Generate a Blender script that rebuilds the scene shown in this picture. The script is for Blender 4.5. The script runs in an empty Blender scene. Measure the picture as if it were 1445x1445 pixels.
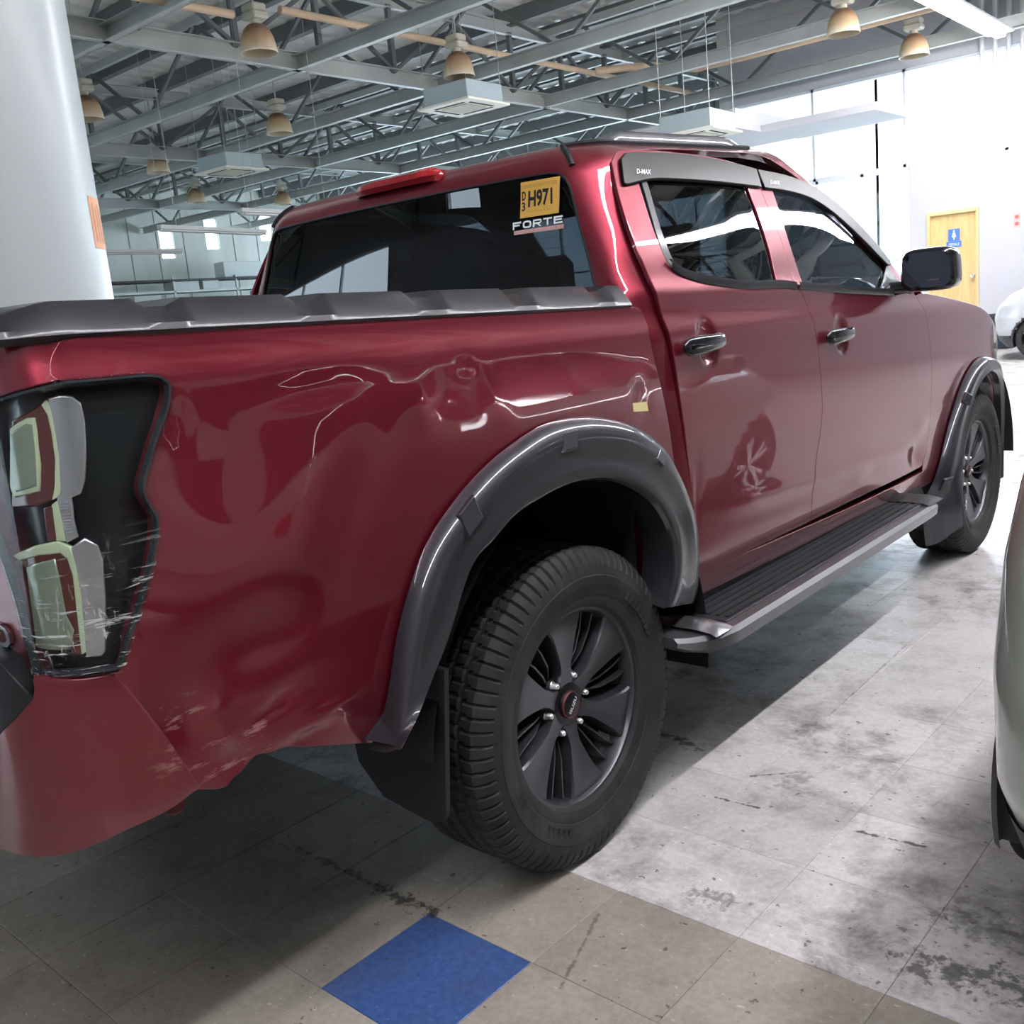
import bpy, math, random
import numpy as np
from mathutils import Matrix, Vector
from mathutils.geometry import delaunay_2d_cdt

# ------------------------------------------------------------------ camera, sky, exposure
sc = bpy.context.scene
COL = sc.collection
F_PX, YAW, PITCH, ROLL = 1397.4246, math.radians(41.27218), math.radians(11.32553), math.radians(-5.32954)
CAM = np.array([2.247904, -1.729601, 1.304097])

def cam_basis():
    fw = np.array([-math.sin(YAW)*math.cos(PITCH), math.cos(YAW)*math.cos(PITCH), -math.sin(PITCH)])
    r = np.cross(fw, [0, 0, 1.0]); r /= np.linalg.norm(r); u = np.cross(r, fw)
    return math.cos(ROLL)*r+math.sin(ROLL)*u, -math.sin(ROLL)*r+math.cos(ROLL)*u, fw
CR, CU, CF = cam_basis()
cam = bpy.data.objects.new('camera', bpy.data.cameras.new('camera')); COL.objects.link(cam)
cam.data.sensor_width = 36; cam.data.lens = F_PX/1445*36; cam.data.clip_start = .02; cam.data.clip_end = 300
cam.matrix_world = Matrix(((CR[0], CU[0], -CF[0], CAM[0]), (CR[1], CU[1], -CF[1], CAM[1]), (CR[2], CU[2], -CF[2], CAM[2]), (0, 0, 0, 1)))
sc.camera = cam
sc.view_settings.view_transform = 'Standard'; sc.view_settings.look = 'None'; sc.view_settings.gamma = 1
sc.view_settings.use_curve_mapping = False
sc.view_settings.exposure = 1.15

world = bpy.data.worlds.new('daylight'); sc.world = world; world.use_nodes = True
wn = world.node_tree.nodes; wb = wn['Background']
wb.inputs[0].default_value = (.76, .87, 1.0, 1); wb.inputs[1].default_value = 4.5
SKY_POWER = 1.0
TUBE_EMIT = 64.0
random.seed(7); np.random.seed(7)
R = math.radians

# ------------------------------------------------------------------ pixel helpers (photo frame 1445x1445)
def ray(u, v): return CF+CR*(u-722.5)/F_PX-CU*(v-722.5)/F_PX
def onx(u, v, x): d = ray(u, v); return CAM+d*(x-CAM[0])/d[0]
def ony(u, v, y): d = ray(u, v); return CAM+d*(y-CAM[1])/d[1]
def onz(u, v, z): d = ray(u, v); return CAM+d*(z-CAM[2])/d[2]
def project(P):
    d = P-CAM; z = d@CF
    return np.stack([722.5+F_PX*(d@CR)/z, 722.5-F_PX*(d@CU)/z], -1)

# ------------------------------------------------------------------ materials
MATS = {}
def mat(name, col, rough=.5, metal=0., coat=0., coat_rough=.03, spec=.5, emit=None, emit_s=0., trans=0., alpha=1., ior=1.45):
    m = bpy.data.materials.new(name); m.use_nodes = True
    b = m.node_tree.nodes['Principled BSDF']; i = b.inputs
    i['Base Color'].default_value = (*col, 1); i['Roughness'].default_value = rough; i['Metallic'].default_value = metal
    i['Coat Weight'].default_value = coat; i['Coat Roughness'].default_value = coat_rough; i['Specular IOR Level'].default_value = spec
    i['Transmission Weight'].default_value = trans; i['IOR'].default_value = ior; i['Alpha'].default_value = alpha
    if emit: i['Emission Color'].default_value = (*emit, 1); i['Emission Strength'].default_value = emit_s
    MATS[name] = m
    return m
def nd(m, typ, **kw):
    n = m.node_tree.nodes.new(typ)
    for k, v in kw.items(): setattr(n, k, v)
    return n
def lk(m, a, b): m.node_tree.links.new(a, b)
def coords(m, scale=1., kind='Object'):
    t = nd(m, 'ShaderNodeTexCoord'); mp = nd(m, 'ShaderNodeMapping')
    mp.inputs['Scale'].default_value = (scale,)*3 if not isinstance(scale, tuple) else scale
    lk(m, t.outputs[kind], mp.inputs[0]); return mp.outputs[0]
def noise(m, co, scale, detail=4., rough=.55, dist=0.):
    n = nd(m, 'ShaderNodeTexNoise'); n.inputs['Scale'].default_value = scale; n.inputs['Detail'].default_value = detail
    n.inputs['Roughness'].default_value = rough; n.inputs['Distortion'].default_value = dist
    lk(m, co, n.inputs['Vector']); return n.outputs['Fac']
def ramp(m, fac, stops):
    r = nd(m, 'ShaderNodeValToRGB'); e = r.color_ramp.elements
    while len(e) < len(stops): e.new(.5)
    for k, (p, c) in enumerate(stops):
        e[k].position = p; e[k].color = (*c, 1) if isinstance(c, tuple) else (c, c, c, 1)
    lk(m, fac, r.inputs[0]); return r.outputs[0]
def mixc(m, fac, a, b, mode='MIX'):
    n = nd(m, 'ShaderNodeMix', data_type='RGBA', blend_type=mode)
    for sock, v in ((n.inputs[0], fac), (n.inputs[6], a), (n.inputs[7], b)):
        if isinstance(v, (int, float)): sock.default_value = v
        elif isinstance(v, tuple): sock.default_value = (*v, 1)
        else: lk(m, v, sock)
    return n.outputs[2]
def math_n(m, op, a, b=0.):
    n = nd(m, 'ShaderNodeMath', operation=op)
    for s, v in ((n.inputs[0], a), (n.inputs[1], b)):
        if isinstance(v, (int, float)): s.default_value = v
        else: lk(m, v, s)
    return n.outputs[0]
def bsdf(m): return m.node_tree.nodes['Principled BSDF']
def bump(m, fac, strength=.2, dist=.01):
    b = nd(m, 'ShaderNodeBump'); b.inputs['Strength'].default_value = strength; b.inputs['Distance'].default_value = dist
    lk(m, fac, b.inputs['Height']); lk(m, b.outputs[0], bsdf(m).inputs['Normal'])
def glass_mat(name, tint, rough=0.0, ior=1.5):
    """thin sheet of tinted glass: fresnel gloss over a tinted see-through"""
    m = bpy.data.materials.new(name); m.use_nodes = True; nt = m.node_tree
    nt.nodes.remove(nt.nodes['Principled BSDF'])
    out = nt.nodes['Material Output']; mx = nd(m, 'ShaderNodeMixShader'); fr = nd(m, 'ShaderNodeFresnel')
    geo = nd(m, 'ShaderNodeNewGeometry'); mr_ = nd(m, 'ShaderNodeMapRange'); mr_.inputs[3].default_value = ior; mr_.inputs[4].default_value = 1/ior
    lk(m, geo.outputs['Backfacing'], mr_.inputs[0]); lk(m, mr_.outputs[0], fr.inputs[0])      # same reflectance from both faces
    tr = nd(m, 'ShaderNodeBsdfTransparent'); tr.inputs[0].default_value = (*tint, 1)
    gl = nd(m, 'ShaderNodeBsdfGlossy'); gl.inputs['Roughness'].default_value = rough
    lk(m, fr.outputs[0], mx.inputs[0]); lk(m, tr.outputs[0], mx.inputs[1]); lk(m, gl.outputs[0], mx.inputs[2]); lk(m, mx.outputs[0], out.inputs[0])
    MATS[name] = m; return m

# ------------------------------------------------------------------ object helpers
def link(o, parent=None):
    COL.objects.link(o)
    if parent is not None: o.parent = parent
    return o
def tag(o, label=None, cat=None, group=None, kind=None):
    for k, v in (('label', label), ('category', cat), ('group', group), ('kind', kind)):
        if v: o[k] = v
    return o
def empty(name, loc=(0, 0, 0), rz=0.):
    o = bpy.data.objects.new(name, None); o.location = loc; o.rotation_euler = (0, 0, rz); o.empty_display_size = .1
    return link(o)
def mesh(name, V, Fc, m, parent=None, smooth=False, normals=None, mats=None, fmat=None, angle=None):
    me = bpy.data.meshes.new(name)
    me.from_pydata([tuple(map(float, v)) for v in V], [], [tuple(map(int, f)) for f in Fc])
    me.update()
    for q in (mats or [m]): me.materials.append(q)
    if fmat is not None: me.polygons.foreach_set('material_index', list(fmat))
    if smooth or normals is not None or angle:
        me.polygons.foreach_set('use_smooth', [True]*len(me.polygons))
    if angle: me.set_sharp_from_angle(angle=R(angle))
    if normals is not None:
        me.normals_split_custom_set_from_vertices([tuple(map(float, n)) for n in normals])
    o = bpy.data.objects.new(name, me)
    return link(o, parent)
class MB:
    """collects shapes for one mesh"""
    def __init__(s): s.v = []; s.f = []; s.fm = []; s.mi = 0
    def add(s, V, Fc):
        b = len(s.v); s.v += [tuple(map(float, p)) for p in V]
        for f in Fc: s.f.append(tuple(b+int(i) for i in f)); s.fm.append(s.mi)
        return s
    def box(s, x0, x1, y0, y1, z0, z1, bev=0.):
        if bev <= 0:
            V = [(x, y, z) for z in (z0, z1) for y in (y0, y1) for x in (x0, x1)]
            return s.add(V, [(0, 2, 3, 1), (4, 5, 7, 6), (0, 1, 5, 4), (2, 6, 7, 3), (0, 4, 6, 2), (1, 3, 7, 5)])
        b = bev; V = []; idx = {}
        for X, sx in ((x0, 1), (x1, -1)):
            for Y, sy in ((y0, 1), (y1, -1)):
                for Z, sz in ((z0, 1), (z1, -1)):
                    for a in range(3):
                        p = [X+b*sx, Y+b*sy, Z+b*sz]; p[a] = (X, Y, Z)[a]
                        idx[(sx, sy, sz, a)] = len(V); V.append(p)
        Fq = []
        for a in range(3):
            o = [k for k in range(3) if k != a]
            for sg in (1, -1):
                q = []
                for e, f in ((1, 1), (-1, 1), (-1, -1), (1, -1)):
                    k = [0, 0, 0]; k[a] = sg; k[o[0]] = e; k[o[1]] = f; q.append(idx[(*k, a)])
                Fq.append(q)
            for e in (1, -1):
                for f in (1, -1):   # edge along axis a
                    q = []
                    for sg, ax in ((1, o[0]), (-1, o[0]), (-1, o[1]), (1, o[1])):
                        k = [0, 0, 0]; k[a] = sg; k[o[0]] = e; k[o[1]] = f; q.append(idx[(*k, ax)])
                    Fq.append(q)
        for sx in (1, -1):
            for sy in (1, -1):
                for sz in (1, -1): Fq.append([idx[(sx, sy, sz, a)] for a in range(3)])
        c = np.array([(x0+x1)/2, (y0+y1)/2, (z0+z1)/2]); A = np.array(V)
        for i, q in enumerate(Fq):
            n = np.cross(A[q[1]]-A[q[0]], A[q[2]]-A[q[0]])
            if n@(A[q].mean(0)-c) < 0: Fq[i] = q[::-1]
        return s.add(V, Fq)
    def bar(s, a, b, w, h, up=(0, 0, 1)):
        a = np.array(a, float); b = np.array(b, float); d = b-a; d /= np.linalg.norm(d); up = np.array(up, float)
        if abs(d@up) > .98: up = np.array((0, 1., 0)) if abs(d[1]) < .9 else np.array((1., 0, 0))
        r = np.cross(d, up); r /= np.linalg.norm(r); u = np.cross(r, d)
        V = [p+sx*r*w/2+sz*u*h/2 for p in (a, b) for sx, sz in ((-1, -1), (1, -1), (1, 1), (-1, 1))]
        return s.add(V, [(3, 2, 1, 0), (4, 5, 6, 7), (0, 1, 5, 4), (1, 2, 6, 5), (2, 3, 7, 6), (3, 0, 4, 7)])
    def tube(s, pts, r, n=10, caps=True):
        P = np.array(pts, float); rr = np.broadcast_to(r, (len(P),))
        V = []; prev = None
        for i, p in enumerate(P):
            d = P[min(i+1, len(P)-1)]-P[max(i-1, 0)]; d /= np.linalg.norm(d)
            if prev is None:
                a = np.array((0, 0, 1.)) if abs(d[2]) < .9 else np.array((1., 0, 0)); x = np.cross(d, a)
            else: x = prev-d*(prev@d)
            x /= np.linalg.norm(x); y = np.cross(d, x); prev = x
            V += [p+rr[i]*(math.cos(t)*x+math.sin(t)*y) for t in np.arange(n)*2*math.pi/n]
        Fq = [(i*n+k, i*n+(k+1) % n, (i+1)*n+(k+1) % n, (i+1)*n+k) for i in range(len(P)-1) for k in range(n)]
        if caps: Fq += [tuple(range(n))[::-1], tuple((len(P)-1)*n+k for k in range(n))]
        return s.add(V, Fq)
    def lathe(s, prof, n=32, axis='z', c=(0, 0, 0), a0=0., a1=2*math.pi):
        full = abs(a1-a0-2*math.pi) < 1e-6; m = n if full else n+1; V = []
        for r_, z_ in prof:
            for k in range(m):
                t = a0+(a1-a0)*k/n; p = (r_*math.cos(t), r_*math.sin(t), z_)
                if axis == 'x': p = (z_, p[0], p[1])
                elif axis == 'y': p = (p[1], z_, p[0])
                V.append((p[0]+c[0], p[1]+c[1], p[2]+c[2]))
        Fq = []
        for i in range(len(prof)-1):
            for k in range(n):
                k2 = (k+1) % m; Fq.append((i*m+k, i*m+k2, (i+1)*m+k2, (i+1)*m+k))
        return s.add(V, Fq)
    def prism(s, poly, z0, z1, fn=None):
        n = len(poly); fn = fn or (lambda a, b, c: (a, b, c))
        V = [fn(x, y, z0) for x, y in poly]+[fn(x, y, z1) for x, y in poly]
        return s.add(V, [tuple(range(n))[::-1], tuple(range(n, 2*n))]+[(k, (k+1) % n, n+(k+1) % n, n+k) for k in range(n)])
    def build(s, name, m, parent=None, smooth=False, mats=None, angle=None, recalc=True):
        o = mesh(name, s.v, s.f, m, parent, smooth, mats=mats, fmat=s.fm if mats else None, angle=None)
        if recalc:
            import bmesh
            bm = bmesh.new(); bm.from_mesh(o.data); bmesh.ops.recalc_face_normals(bm, faces=bm.faces); bm.to_mesh(o.data); bm.free()
        if angle:
            o.data.polygons.foreach_set('use_smooth', [True]*len(o.data.polygons)); o.data.set_sharp_from_angle(angle=R(angle))
        return o
def dup(o, parent=None, loc=None, rot=None, deep=True):
    c = o.copy(); COL.objects.link(c); c.parent = parent
    if loc is not None: c.location = loc
    if rot is not None: c.rotation_euler = rot
    if deep:
        for ch in list(o.children): dup(ch, c)
    return c
def text_mesh(body, size=1., shear=0., offset=0., spacing=1., width=1.):
    """flat text outline as triangles, centred on its left baseline"""
    cu = bpy.data.curves.new('lettering', 'FONT'); cu.body = body; cu.size = size; cu.shear = shear; cu.offset = offset
    cu.space_character = spacing; cu.resolution_u = 3; cu.fill_mode = 'FRONT'
    o = bpy.data.objects.new('lettering', cu); COL.objects.link(o)
    dg = bpy.context.evaluated_depsgraph_get(); me = bpy.data.meshes.new_from_object(o.evaluated_get(dg))
    V = np.array([v.co[:] for v in me.vertices]); Fc = [tuple(p.vertices) for p in me.polygons]
    bpy.data.objects.remove(o); bpy.data.curves.remove(cu); bpy.data.meshes.remove(me)
    V[:, 0] *= width
    return V, Fc
def fit_text(body, w, h, **kw):
    """text scaled to exactly w x h, lower-left at 0,0"""
    V, Fc = text_mesh(body, **kw); mn = V.min(0); mx = V.max(0)
    V[:, 0] = (V[:, 0]-mn[0])/(mx[0]-mn[0])*w; V[:, 1] = (V[:, 1]-mn[1])/(mx[1]-mn[1])*h
    return V, Fc
# ------------------------------------------------------------------ material library
PAINT = mat('red_metallic_paint', (.19, .012, .022), rough=.30, metal=.6, coat=1., coat_rough=.02)
def paint_nodes():
    m = PAINT; co = coords(m, 1.)
    f = noise(m, co, 900., 2.)
    base = ramp(m, f, [(.3, (.165, .008, .021)), (.7, (.255, .014, .035))])
    # scuffs: chalky scratches in the dented lower corner of the right bed side
    geo = nd(m, 'ShaderNodeNewGeometry')
    masks = None
    for c, r in (((.90, -.99, .70), .085), ((.91, -.86, .66), .07), ((.90, -.93, .645), .07), ((.9, -1.0, .75), .05)):
        d = nd(m, 'ShaderNodeVectorMath', operation='DISTANCE'); lk(m, geo.outputs['Position'], d.inputs[0]); d.inputs[1].default_value = c
        mk = nd(m, 'ShaderNodeMapRange'); mk.inputs[1].default_value = r; mk.inputs[2].default_value = r*.35; mk.inputs[3].default_value = 0; mk.inputs[4].default_value = 1
        lk(m, d.outputs['Value'], mk.inputs[0])
        masks = mk.outputs[0] if masks is None else math_n(m, 'MAXIMUM', masks, mk.outputs[0])
    st = nd(m, 'ShaderNodeMapping'); st.inputs['Rotation'].default_value = (.5, 0, 0); st.inputs['Scale'].default_value = (30, 9, 42)
    lk(m, geo.outputs['Position'], st.inputs[0])
    sn = noise(m, st.outputs[0], 1.0, 6., .7)
    s1 = math_n(m, 'MULTIPLY', ramp(m, sn, [(.57, 0.), (.64, 1.)]), masks)
    s1 = math_n(m, 'MULTIPLY', s1, .8)
    col = mixc(m, s1, base, (.55, .30, .30))
    lk(m, col, bsdf(m).inputs['Base Color'])
    rr = math_n(m, 'ADD', .30, math_n(m, 'MULTIPLY', s1, .4)); lk(m, rr, bsdf(m).inputs['Roughness'])
    lk(m, math_n(m, 'SUBTRACT', 1., math_n(m, 'MULTIPLY', s1, .8)), bsdf(m).inputs['Coat Weight'])
paint_nodes()
bsdf(PAINT).inputs['Coat IOR'].default_value = 1.65
GREY = mat('gunmetal_grey_paint', (.042, .043, .052), rough=.38, metal=.5, coat=.9, coat_rough=.04)
GREYF = mat('grey_cover_paint', (.024, .024, .029), rough=.42, metal=.3, coat=.3, coat_rough=.12)
BLACKP = mat('black_plastic', (.012, .013, .016), rough=.55)
BLACKG = mat('gloss_black', (.008, .008, .011), rough=.18, coat=.7)
RUBBER = mat('tyre_rubber', (.020, .020, .021), rough=.72)
def rub():
    m = RUBBER; co = coords(m, 1.); f = noise(m, co, 14., 5.)
    lk(m, ramp(m, f, [(.35, (.014, .014, .015)), (.75, (.036, .034, .033))]), bsdf(m).inputs['Base Color'])
    g = noise(m, co, 260., 2.); bump(m, g, .12, .002)
rub()
RIM = mat('dark_alloy', (.085, .087, .098), rough=.36, metal=.75, coat=.25, coat_rough=.2)
RIMD = mat('black_alloy_pocket', (.010, .010, .014), rough=.35, metal=.3)
CHROME = mat('chrome', (.8, .8, .82), rough=.12, metal=1.)
SILVER = mat('satin_silver', (.78, .79, .81), rough=.25, metal=.9)
STEPAL = mat('step_grey_metal', (.20, .20, .215), rough=.30, metal=.8, coat=.3)
PRIV = glass_mat('privacy_glass', (.010, .0125, .0145), 0., 1.52)
FGLASS = glass_mat('front_door_glass', (.022, .024, .030), 0., 1.52)
WSGL = glass_mat('windscreen_glass', (.75, .82, .85), 0., 1.5)
VISOR = glass_mat('smoked_acrylic', (.05, .05, .058), .28, 1.35)
LENS = glass_mat('clear_lens', (.86, .88, .89), .01, 1.33)
INTER = mat('dark_interior', (.012, .012, .014), rough=.8)
SEAT = mat('seat_fabric', (.035, .035, .04), rough=.85)
REDLENS = mat('red_lens', (.42, .015, .02), rough=.1, coat=1.)
LAMPBLK = mat('lamp_black_housing', (.004, .006, .009), rough=.3, coat=.2)
LAMPBRN = mat('lamp_red_brown_reflector', (.12, .028, .022), rough=.2, coat=.8)
LAMPGRN = mat('lamp_pale_green_guide', (.62, .74, .48), rough=.25, coat=.5)
LAMPREF = mat('lamp_grey_green_reflector', (.34, .41, .30), rough=.2, metal=.3, coat=.5)
YELSTK = mat('orange_yellow_sticker', (.72, .42, .08), rough=.5)
INK = mat('black_ink', (.012, .012, .014), rough=.5)
FAINT = mat('faint_brown_ink', (.45, .24, .06), rough=.5)
WHITE = mat('white_print', (.85, .86, .88), rough=.4)
PINK = mat('pink_print', (.62, .36, .33), rough=.5)
# building
STEEL = mat('green_grey_steel', (.165, .19, .195), rough=.42, spec=.5)
def stl():
    m = STEEL; co = coords(m, 1., 'Object'); f = noise(m, co, 1.4, 6.)
    lk(m, ramp(m, f, [(.3, (.40, .43, .42)), (.7, (.50, .53, .51))]), bsdf(m).inputs['Base Color'])
stl()
STEELD = mat('dark_grey_steel', (.15, .165, .168), rough=.5)
ROOF = mat('roof_sheet', (.80, .79, .76), rough=.5, metal=.15)
WALLW = mat('white_wall_paint', (.74, .75, .78), rough=.75)
def wl():
    m = WALLW; co = coords(m, 1.); f = noise(m, co, .9, 6.)
    lk(m, ramp(m, f, [(.3, (.50, .505, .54)), (.7, (.56, .565, .60))]), bsdf(m).inputs['Base Color'])
wl()
WALLG = mat('grey_green_wall', (.30, .33, .31), rough=.8)
def wg():
    m = WALLG; co = coords(m, (1., 1., .25)); f = noise(m, co, 1.3, 6.)
    lk(m, ramp(m, f, [(.3, (.50, .53, .49)), (.7, (.64, .67, .62))]), bsdf(m).inputs['Base Color'])
wg()
COLM = mat('white_column_paint', (.49, .55, .56), rough=.38, coat=.15, coat_rough=.2)
DOORW = mat('yellow_door_wood', (.66, .47, .20), rough=.5)
def dw():
    m = DOORW; co = coords(m, (9., 9., 1.1)); f = noise(m, co, 2.2, 5.)
    lk(m, ramp(m, f, [(.3, (.62, .43, .17)), (.7, (.74, .55, .26))]), bsdf(m).inputs['Base Color'])
dw()
DOORF = mat('door_frame_wood', (.72, .55, .28), rough=.5)
BLUESIGN = mat('blue_sign', (.07, .19, .58), rough=.4)
REDSIGN = mat('red_sign', (.75, .12, .10), rough=.5)
ORANGE = mat('orange_notice', (.82, .42, .22), rough=.6)
ALU = mat('white_aluminium', (.72, .74, .76), rough=.4, metal=.2)
WINGL = glass_mat('window_glass', (.93, .96, .97), 0., 1.3)
TEALGL = glass_mat('teal_glass', (.35, .55, .55), 0., 1.5)
BELL = mat('aged_acrylic_bell', (.58, .50, .36), rough=.35, coat=.3)
def bell():
    m = BELL; t = nd(m, 'ShaderNodeTexCoord'); s = nd(m, 'ShaderNodeSeparateXYZ'); lk(m, t.outputs['Object'], s.inputs[0])
    f = noise(m, t.outputs['Object'], 6., 4.)
    h = math_n(m, 'ADD', math_n(m, 'MULTIPLY', s.outputs[2], 2.6), math_n(m, 'MULTIPLY', f, .25))
    lk(m, ramp(m, h, [(.10, (.62, .57, .44)), (.42, (.44, .32, .18)), (.85, (.18, .09, .045))]), bsdf(m).inputs['Base Color'])
bell()
CREAM = mat('cream_ballast_box', (.60, .58, .48), rough=.5)
PIPE = mat('orange_conduit', (.62, .47, .32), rough=.55)
ACW = mat('ac_white_plastic', (.70, .68, .58), rough=.5)
ACM = mat('ac_galvanised_box', (.36, .42, .43), rough=.45, metal=.3)
DARKIN = mat('dark_slot', (.03, .03, .03), rough=.8)
TUBE = mat('fluorescent_tube', (1, 1, 1), rough=.5, emit=(.98, .955, 1.0), emit_s=TUBE_EMIT)
BATTEN = mat('dull_white_batten', (.36, .38, .37), rough=.5)
OFFTUBE = mat('unlit_tube', (.38, .40, .39), rough=.3)
BINB = mat('blue_black_bin', (.03, .04, .06), rough=.5)
CARW = mat('white_car_paint', (.46, .53, .46), rough=.32, coat=1., coat_rough=.03)
CARW2 = mat('pearl_white_car_paint', (.45, .47, .50), rough=.32, coat=1., coat_rough=.03)
CARTRIM = mat('dark_grey_bumper_plastic', (.06, .062, .07), rough=.5)

# vinyl floor tiles
_g = lambda u, v: tuple(onz(u, v, 0)[:2])
STAINS_AND_SHADOW = [(_g(410, 1190), _g(530, 1250), .014, .7), (_g(530, 1250), _g(610, 1287), .028, .9), (_g(1302, 1362), _g(1440, 1392), .06, .75), (_g(1350, 1300), _g(1445, 1330), .07, .5), (_g(935, 1035), _g(985, 1055), .025, .8),  # stains; the broad lower-right pair paints the parked car's shadow into the tiles
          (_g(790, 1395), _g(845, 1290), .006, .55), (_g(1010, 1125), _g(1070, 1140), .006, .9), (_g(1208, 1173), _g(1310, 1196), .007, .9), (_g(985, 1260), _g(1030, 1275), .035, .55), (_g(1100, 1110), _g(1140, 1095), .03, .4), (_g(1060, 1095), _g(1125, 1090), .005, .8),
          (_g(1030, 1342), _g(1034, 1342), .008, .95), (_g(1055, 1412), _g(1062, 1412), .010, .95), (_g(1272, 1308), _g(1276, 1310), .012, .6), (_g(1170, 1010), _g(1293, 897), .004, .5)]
def tile_mat(name, c0, c1, dirt=.5):
    m = mat(name, c0, rough=.32, coat=.12, coat_rough=.12)
    geo = nd(m, 'ShaderNodeNewGeometry'); oi = nd(m, 'ShaderNodeObjectInfo')
    P = geo.outputs['Position']
    big = noise(m, P, .9, 6., .62); mid = noise(m, P, 5.5, 9., .74, .25); fine = noise(m, P, 60., 4., .6)
    mark_n = noise(m, P, 34., 6., .7)
    base = mixc(m, ramp(m, fine, [(.35, 0.), (.65, 1.)]), c0, c1)
    v = math_n(m, 'ADD', .90, math_n(m, 'MULTIPLY', oi.outputs['Random'], .16))
    cb = nd(m, 'ShaderNodeCombineColor'); [lk(m, v, cb.inputs[k]) for k in range(3)]
    base = mixc(m, 1., base, cb.outputs[0], 'MULTIPLY')
    # pale chips moulded into the vinyl
    mp = nd(m, 'ShaderNodeMapping'); mp.inputs['Scale'].default_value = (38, 90, 1); mp.inputs['Rotation'].default_value = (0, 0, .6); lk(m, P, mp.inputs[0])
    ch = noise(m, mp.outputs[0], 1., 2., .5)
    base = mixc(m, math_n(m, 'MULTIPLY', ramp(m, ch, [(.69, 0.), (.73, 1.)]), .55), base, tuple(min(1, k*1.7+.05) for k in c1))
    # ground-in dirt, smears and flecks
    d1 = ramp(m, mid, [(.45, 0.), (.64, 1.)]); d2 = ramp(m, big, [(.36, .12), (.60, 1.)])
    dm = math_n(m, 'MULTIPLY', math_n(m, 'MULTIPLY', d1, d2), dirt)
    base = mixc(m, dm, base, (.075, .060, .048))
    fl = noise(m, P, 30., 3., .6); fs = math_n(m, 'MULTIPLY', ramp(m, fl, [(.655, 0.), (.70, 1.)]), .75)
    base = mixc(m, fs, base, (.03, .025, .02))
    for (x0, y0), (x1, y1), w, a in STAINS_AND_SHADOW:  # darken along each stroke: stains and the painted car shadow
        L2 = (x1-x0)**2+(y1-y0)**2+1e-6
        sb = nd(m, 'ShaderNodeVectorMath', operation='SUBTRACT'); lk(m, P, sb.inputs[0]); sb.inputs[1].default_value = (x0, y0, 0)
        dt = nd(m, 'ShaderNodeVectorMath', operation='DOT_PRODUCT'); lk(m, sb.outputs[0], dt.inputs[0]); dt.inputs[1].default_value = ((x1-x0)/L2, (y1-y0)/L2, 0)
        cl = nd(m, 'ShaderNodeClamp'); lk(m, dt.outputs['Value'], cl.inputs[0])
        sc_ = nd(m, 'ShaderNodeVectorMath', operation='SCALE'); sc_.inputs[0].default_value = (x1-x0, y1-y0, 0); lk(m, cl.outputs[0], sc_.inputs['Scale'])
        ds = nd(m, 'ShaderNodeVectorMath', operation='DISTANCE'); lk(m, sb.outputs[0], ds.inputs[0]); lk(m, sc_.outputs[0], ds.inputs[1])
        dd = math_n(m, 'ADD', math_n(m, 'DIVIDE', ds.outputs['Value'], w), math_n(m, 'MULTIPLY', math_n(m, 'SUBTRACT', mark_n, .47), 7.))
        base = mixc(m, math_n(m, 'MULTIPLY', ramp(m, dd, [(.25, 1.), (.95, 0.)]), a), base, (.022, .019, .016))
    lk(m, base, bsdf(m).inputs['Base Color'])
    lk(m, math_n(m, 'ADD', .22, math_n(m, 'MULTIPLY', math_n(m, 'ADD', mid, dm), .28)), bsdf(m).inputs['Roughness'])
    bump(m, mid, .06, .004)
    return m
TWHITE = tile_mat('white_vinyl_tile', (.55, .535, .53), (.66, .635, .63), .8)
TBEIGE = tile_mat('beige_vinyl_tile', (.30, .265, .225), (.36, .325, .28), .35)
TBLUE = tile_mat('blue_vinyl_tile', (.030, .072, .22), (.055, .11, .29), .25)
GROUT = mat('dark_joint', (.07, .06, .05), rough=.8)
# ------------------------------------------------------------------ surfaces of the pickup body
def spline1(xs, ys, n=900):
    xs = np.array(xs, float); ys = np.array(ys, float); N = len(xs); h = np.diff(xs)
    A = np.zeros((N, N)); b = np.zeros(N); A[0, 0] = A[-1, -1] = 1
    for i in range(1, N-1):
        A[i, i-1] = h[i-1]; A[i, i] = 2*(h[i-1]+h[i]); A[i, i+1] = h[i]
        b[i] = 3*((ys[i+1]-ys[i])/h[i]-(ys[i]-ys[i-1])/h[i-1])
    c = np.linalg.solve(A, b); B = np.diff(ys)/h-h*(2*c[:-1]+c[1:])/3; D = np.diff(c)/(3*h)
    X = np.linspace(xs[0], xs[-1], n); k = np.clip(np.searchsorted(xs, X)-1, 0, N-2); t = X-xs[k]
    return X, ys[k]+B[k]*t+c[k]*t*t+D[k]*t**3
PH = [(.40, .815), (.44, .84), (.50, .868), (.56, .886), (.63, .898), (.70, .904), (.78, .911), (.90, .917), (1.02, .919), (1.12, .917), (1.20, .913),
      (1.26, .904), (1.30, .894), (1.335, .880), (1.37, .8635), (1.40, .8515), (1.44, .835), (1.52, .795), (1.60, .754), (1.68, .712), (1.76, .670)]
_PX, _PY = spline1(*zip(*PH))
def sst(a, b, x): t = np.clip((x-a)/(b-a), 0, 1); return t*t*(3-2*t)
PITCHK = .026
def splus(x, w): return w*np.log1p(np.exp(np.clip(x/w, -40, 40)))
def XH(h): return np.interp(h, _PX, _PY)-.20*splus(h-1.226, .004)*(1-sst(1.26, 1.34, h))-.010*sst(1.26, 1.34, h)*0
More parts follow.
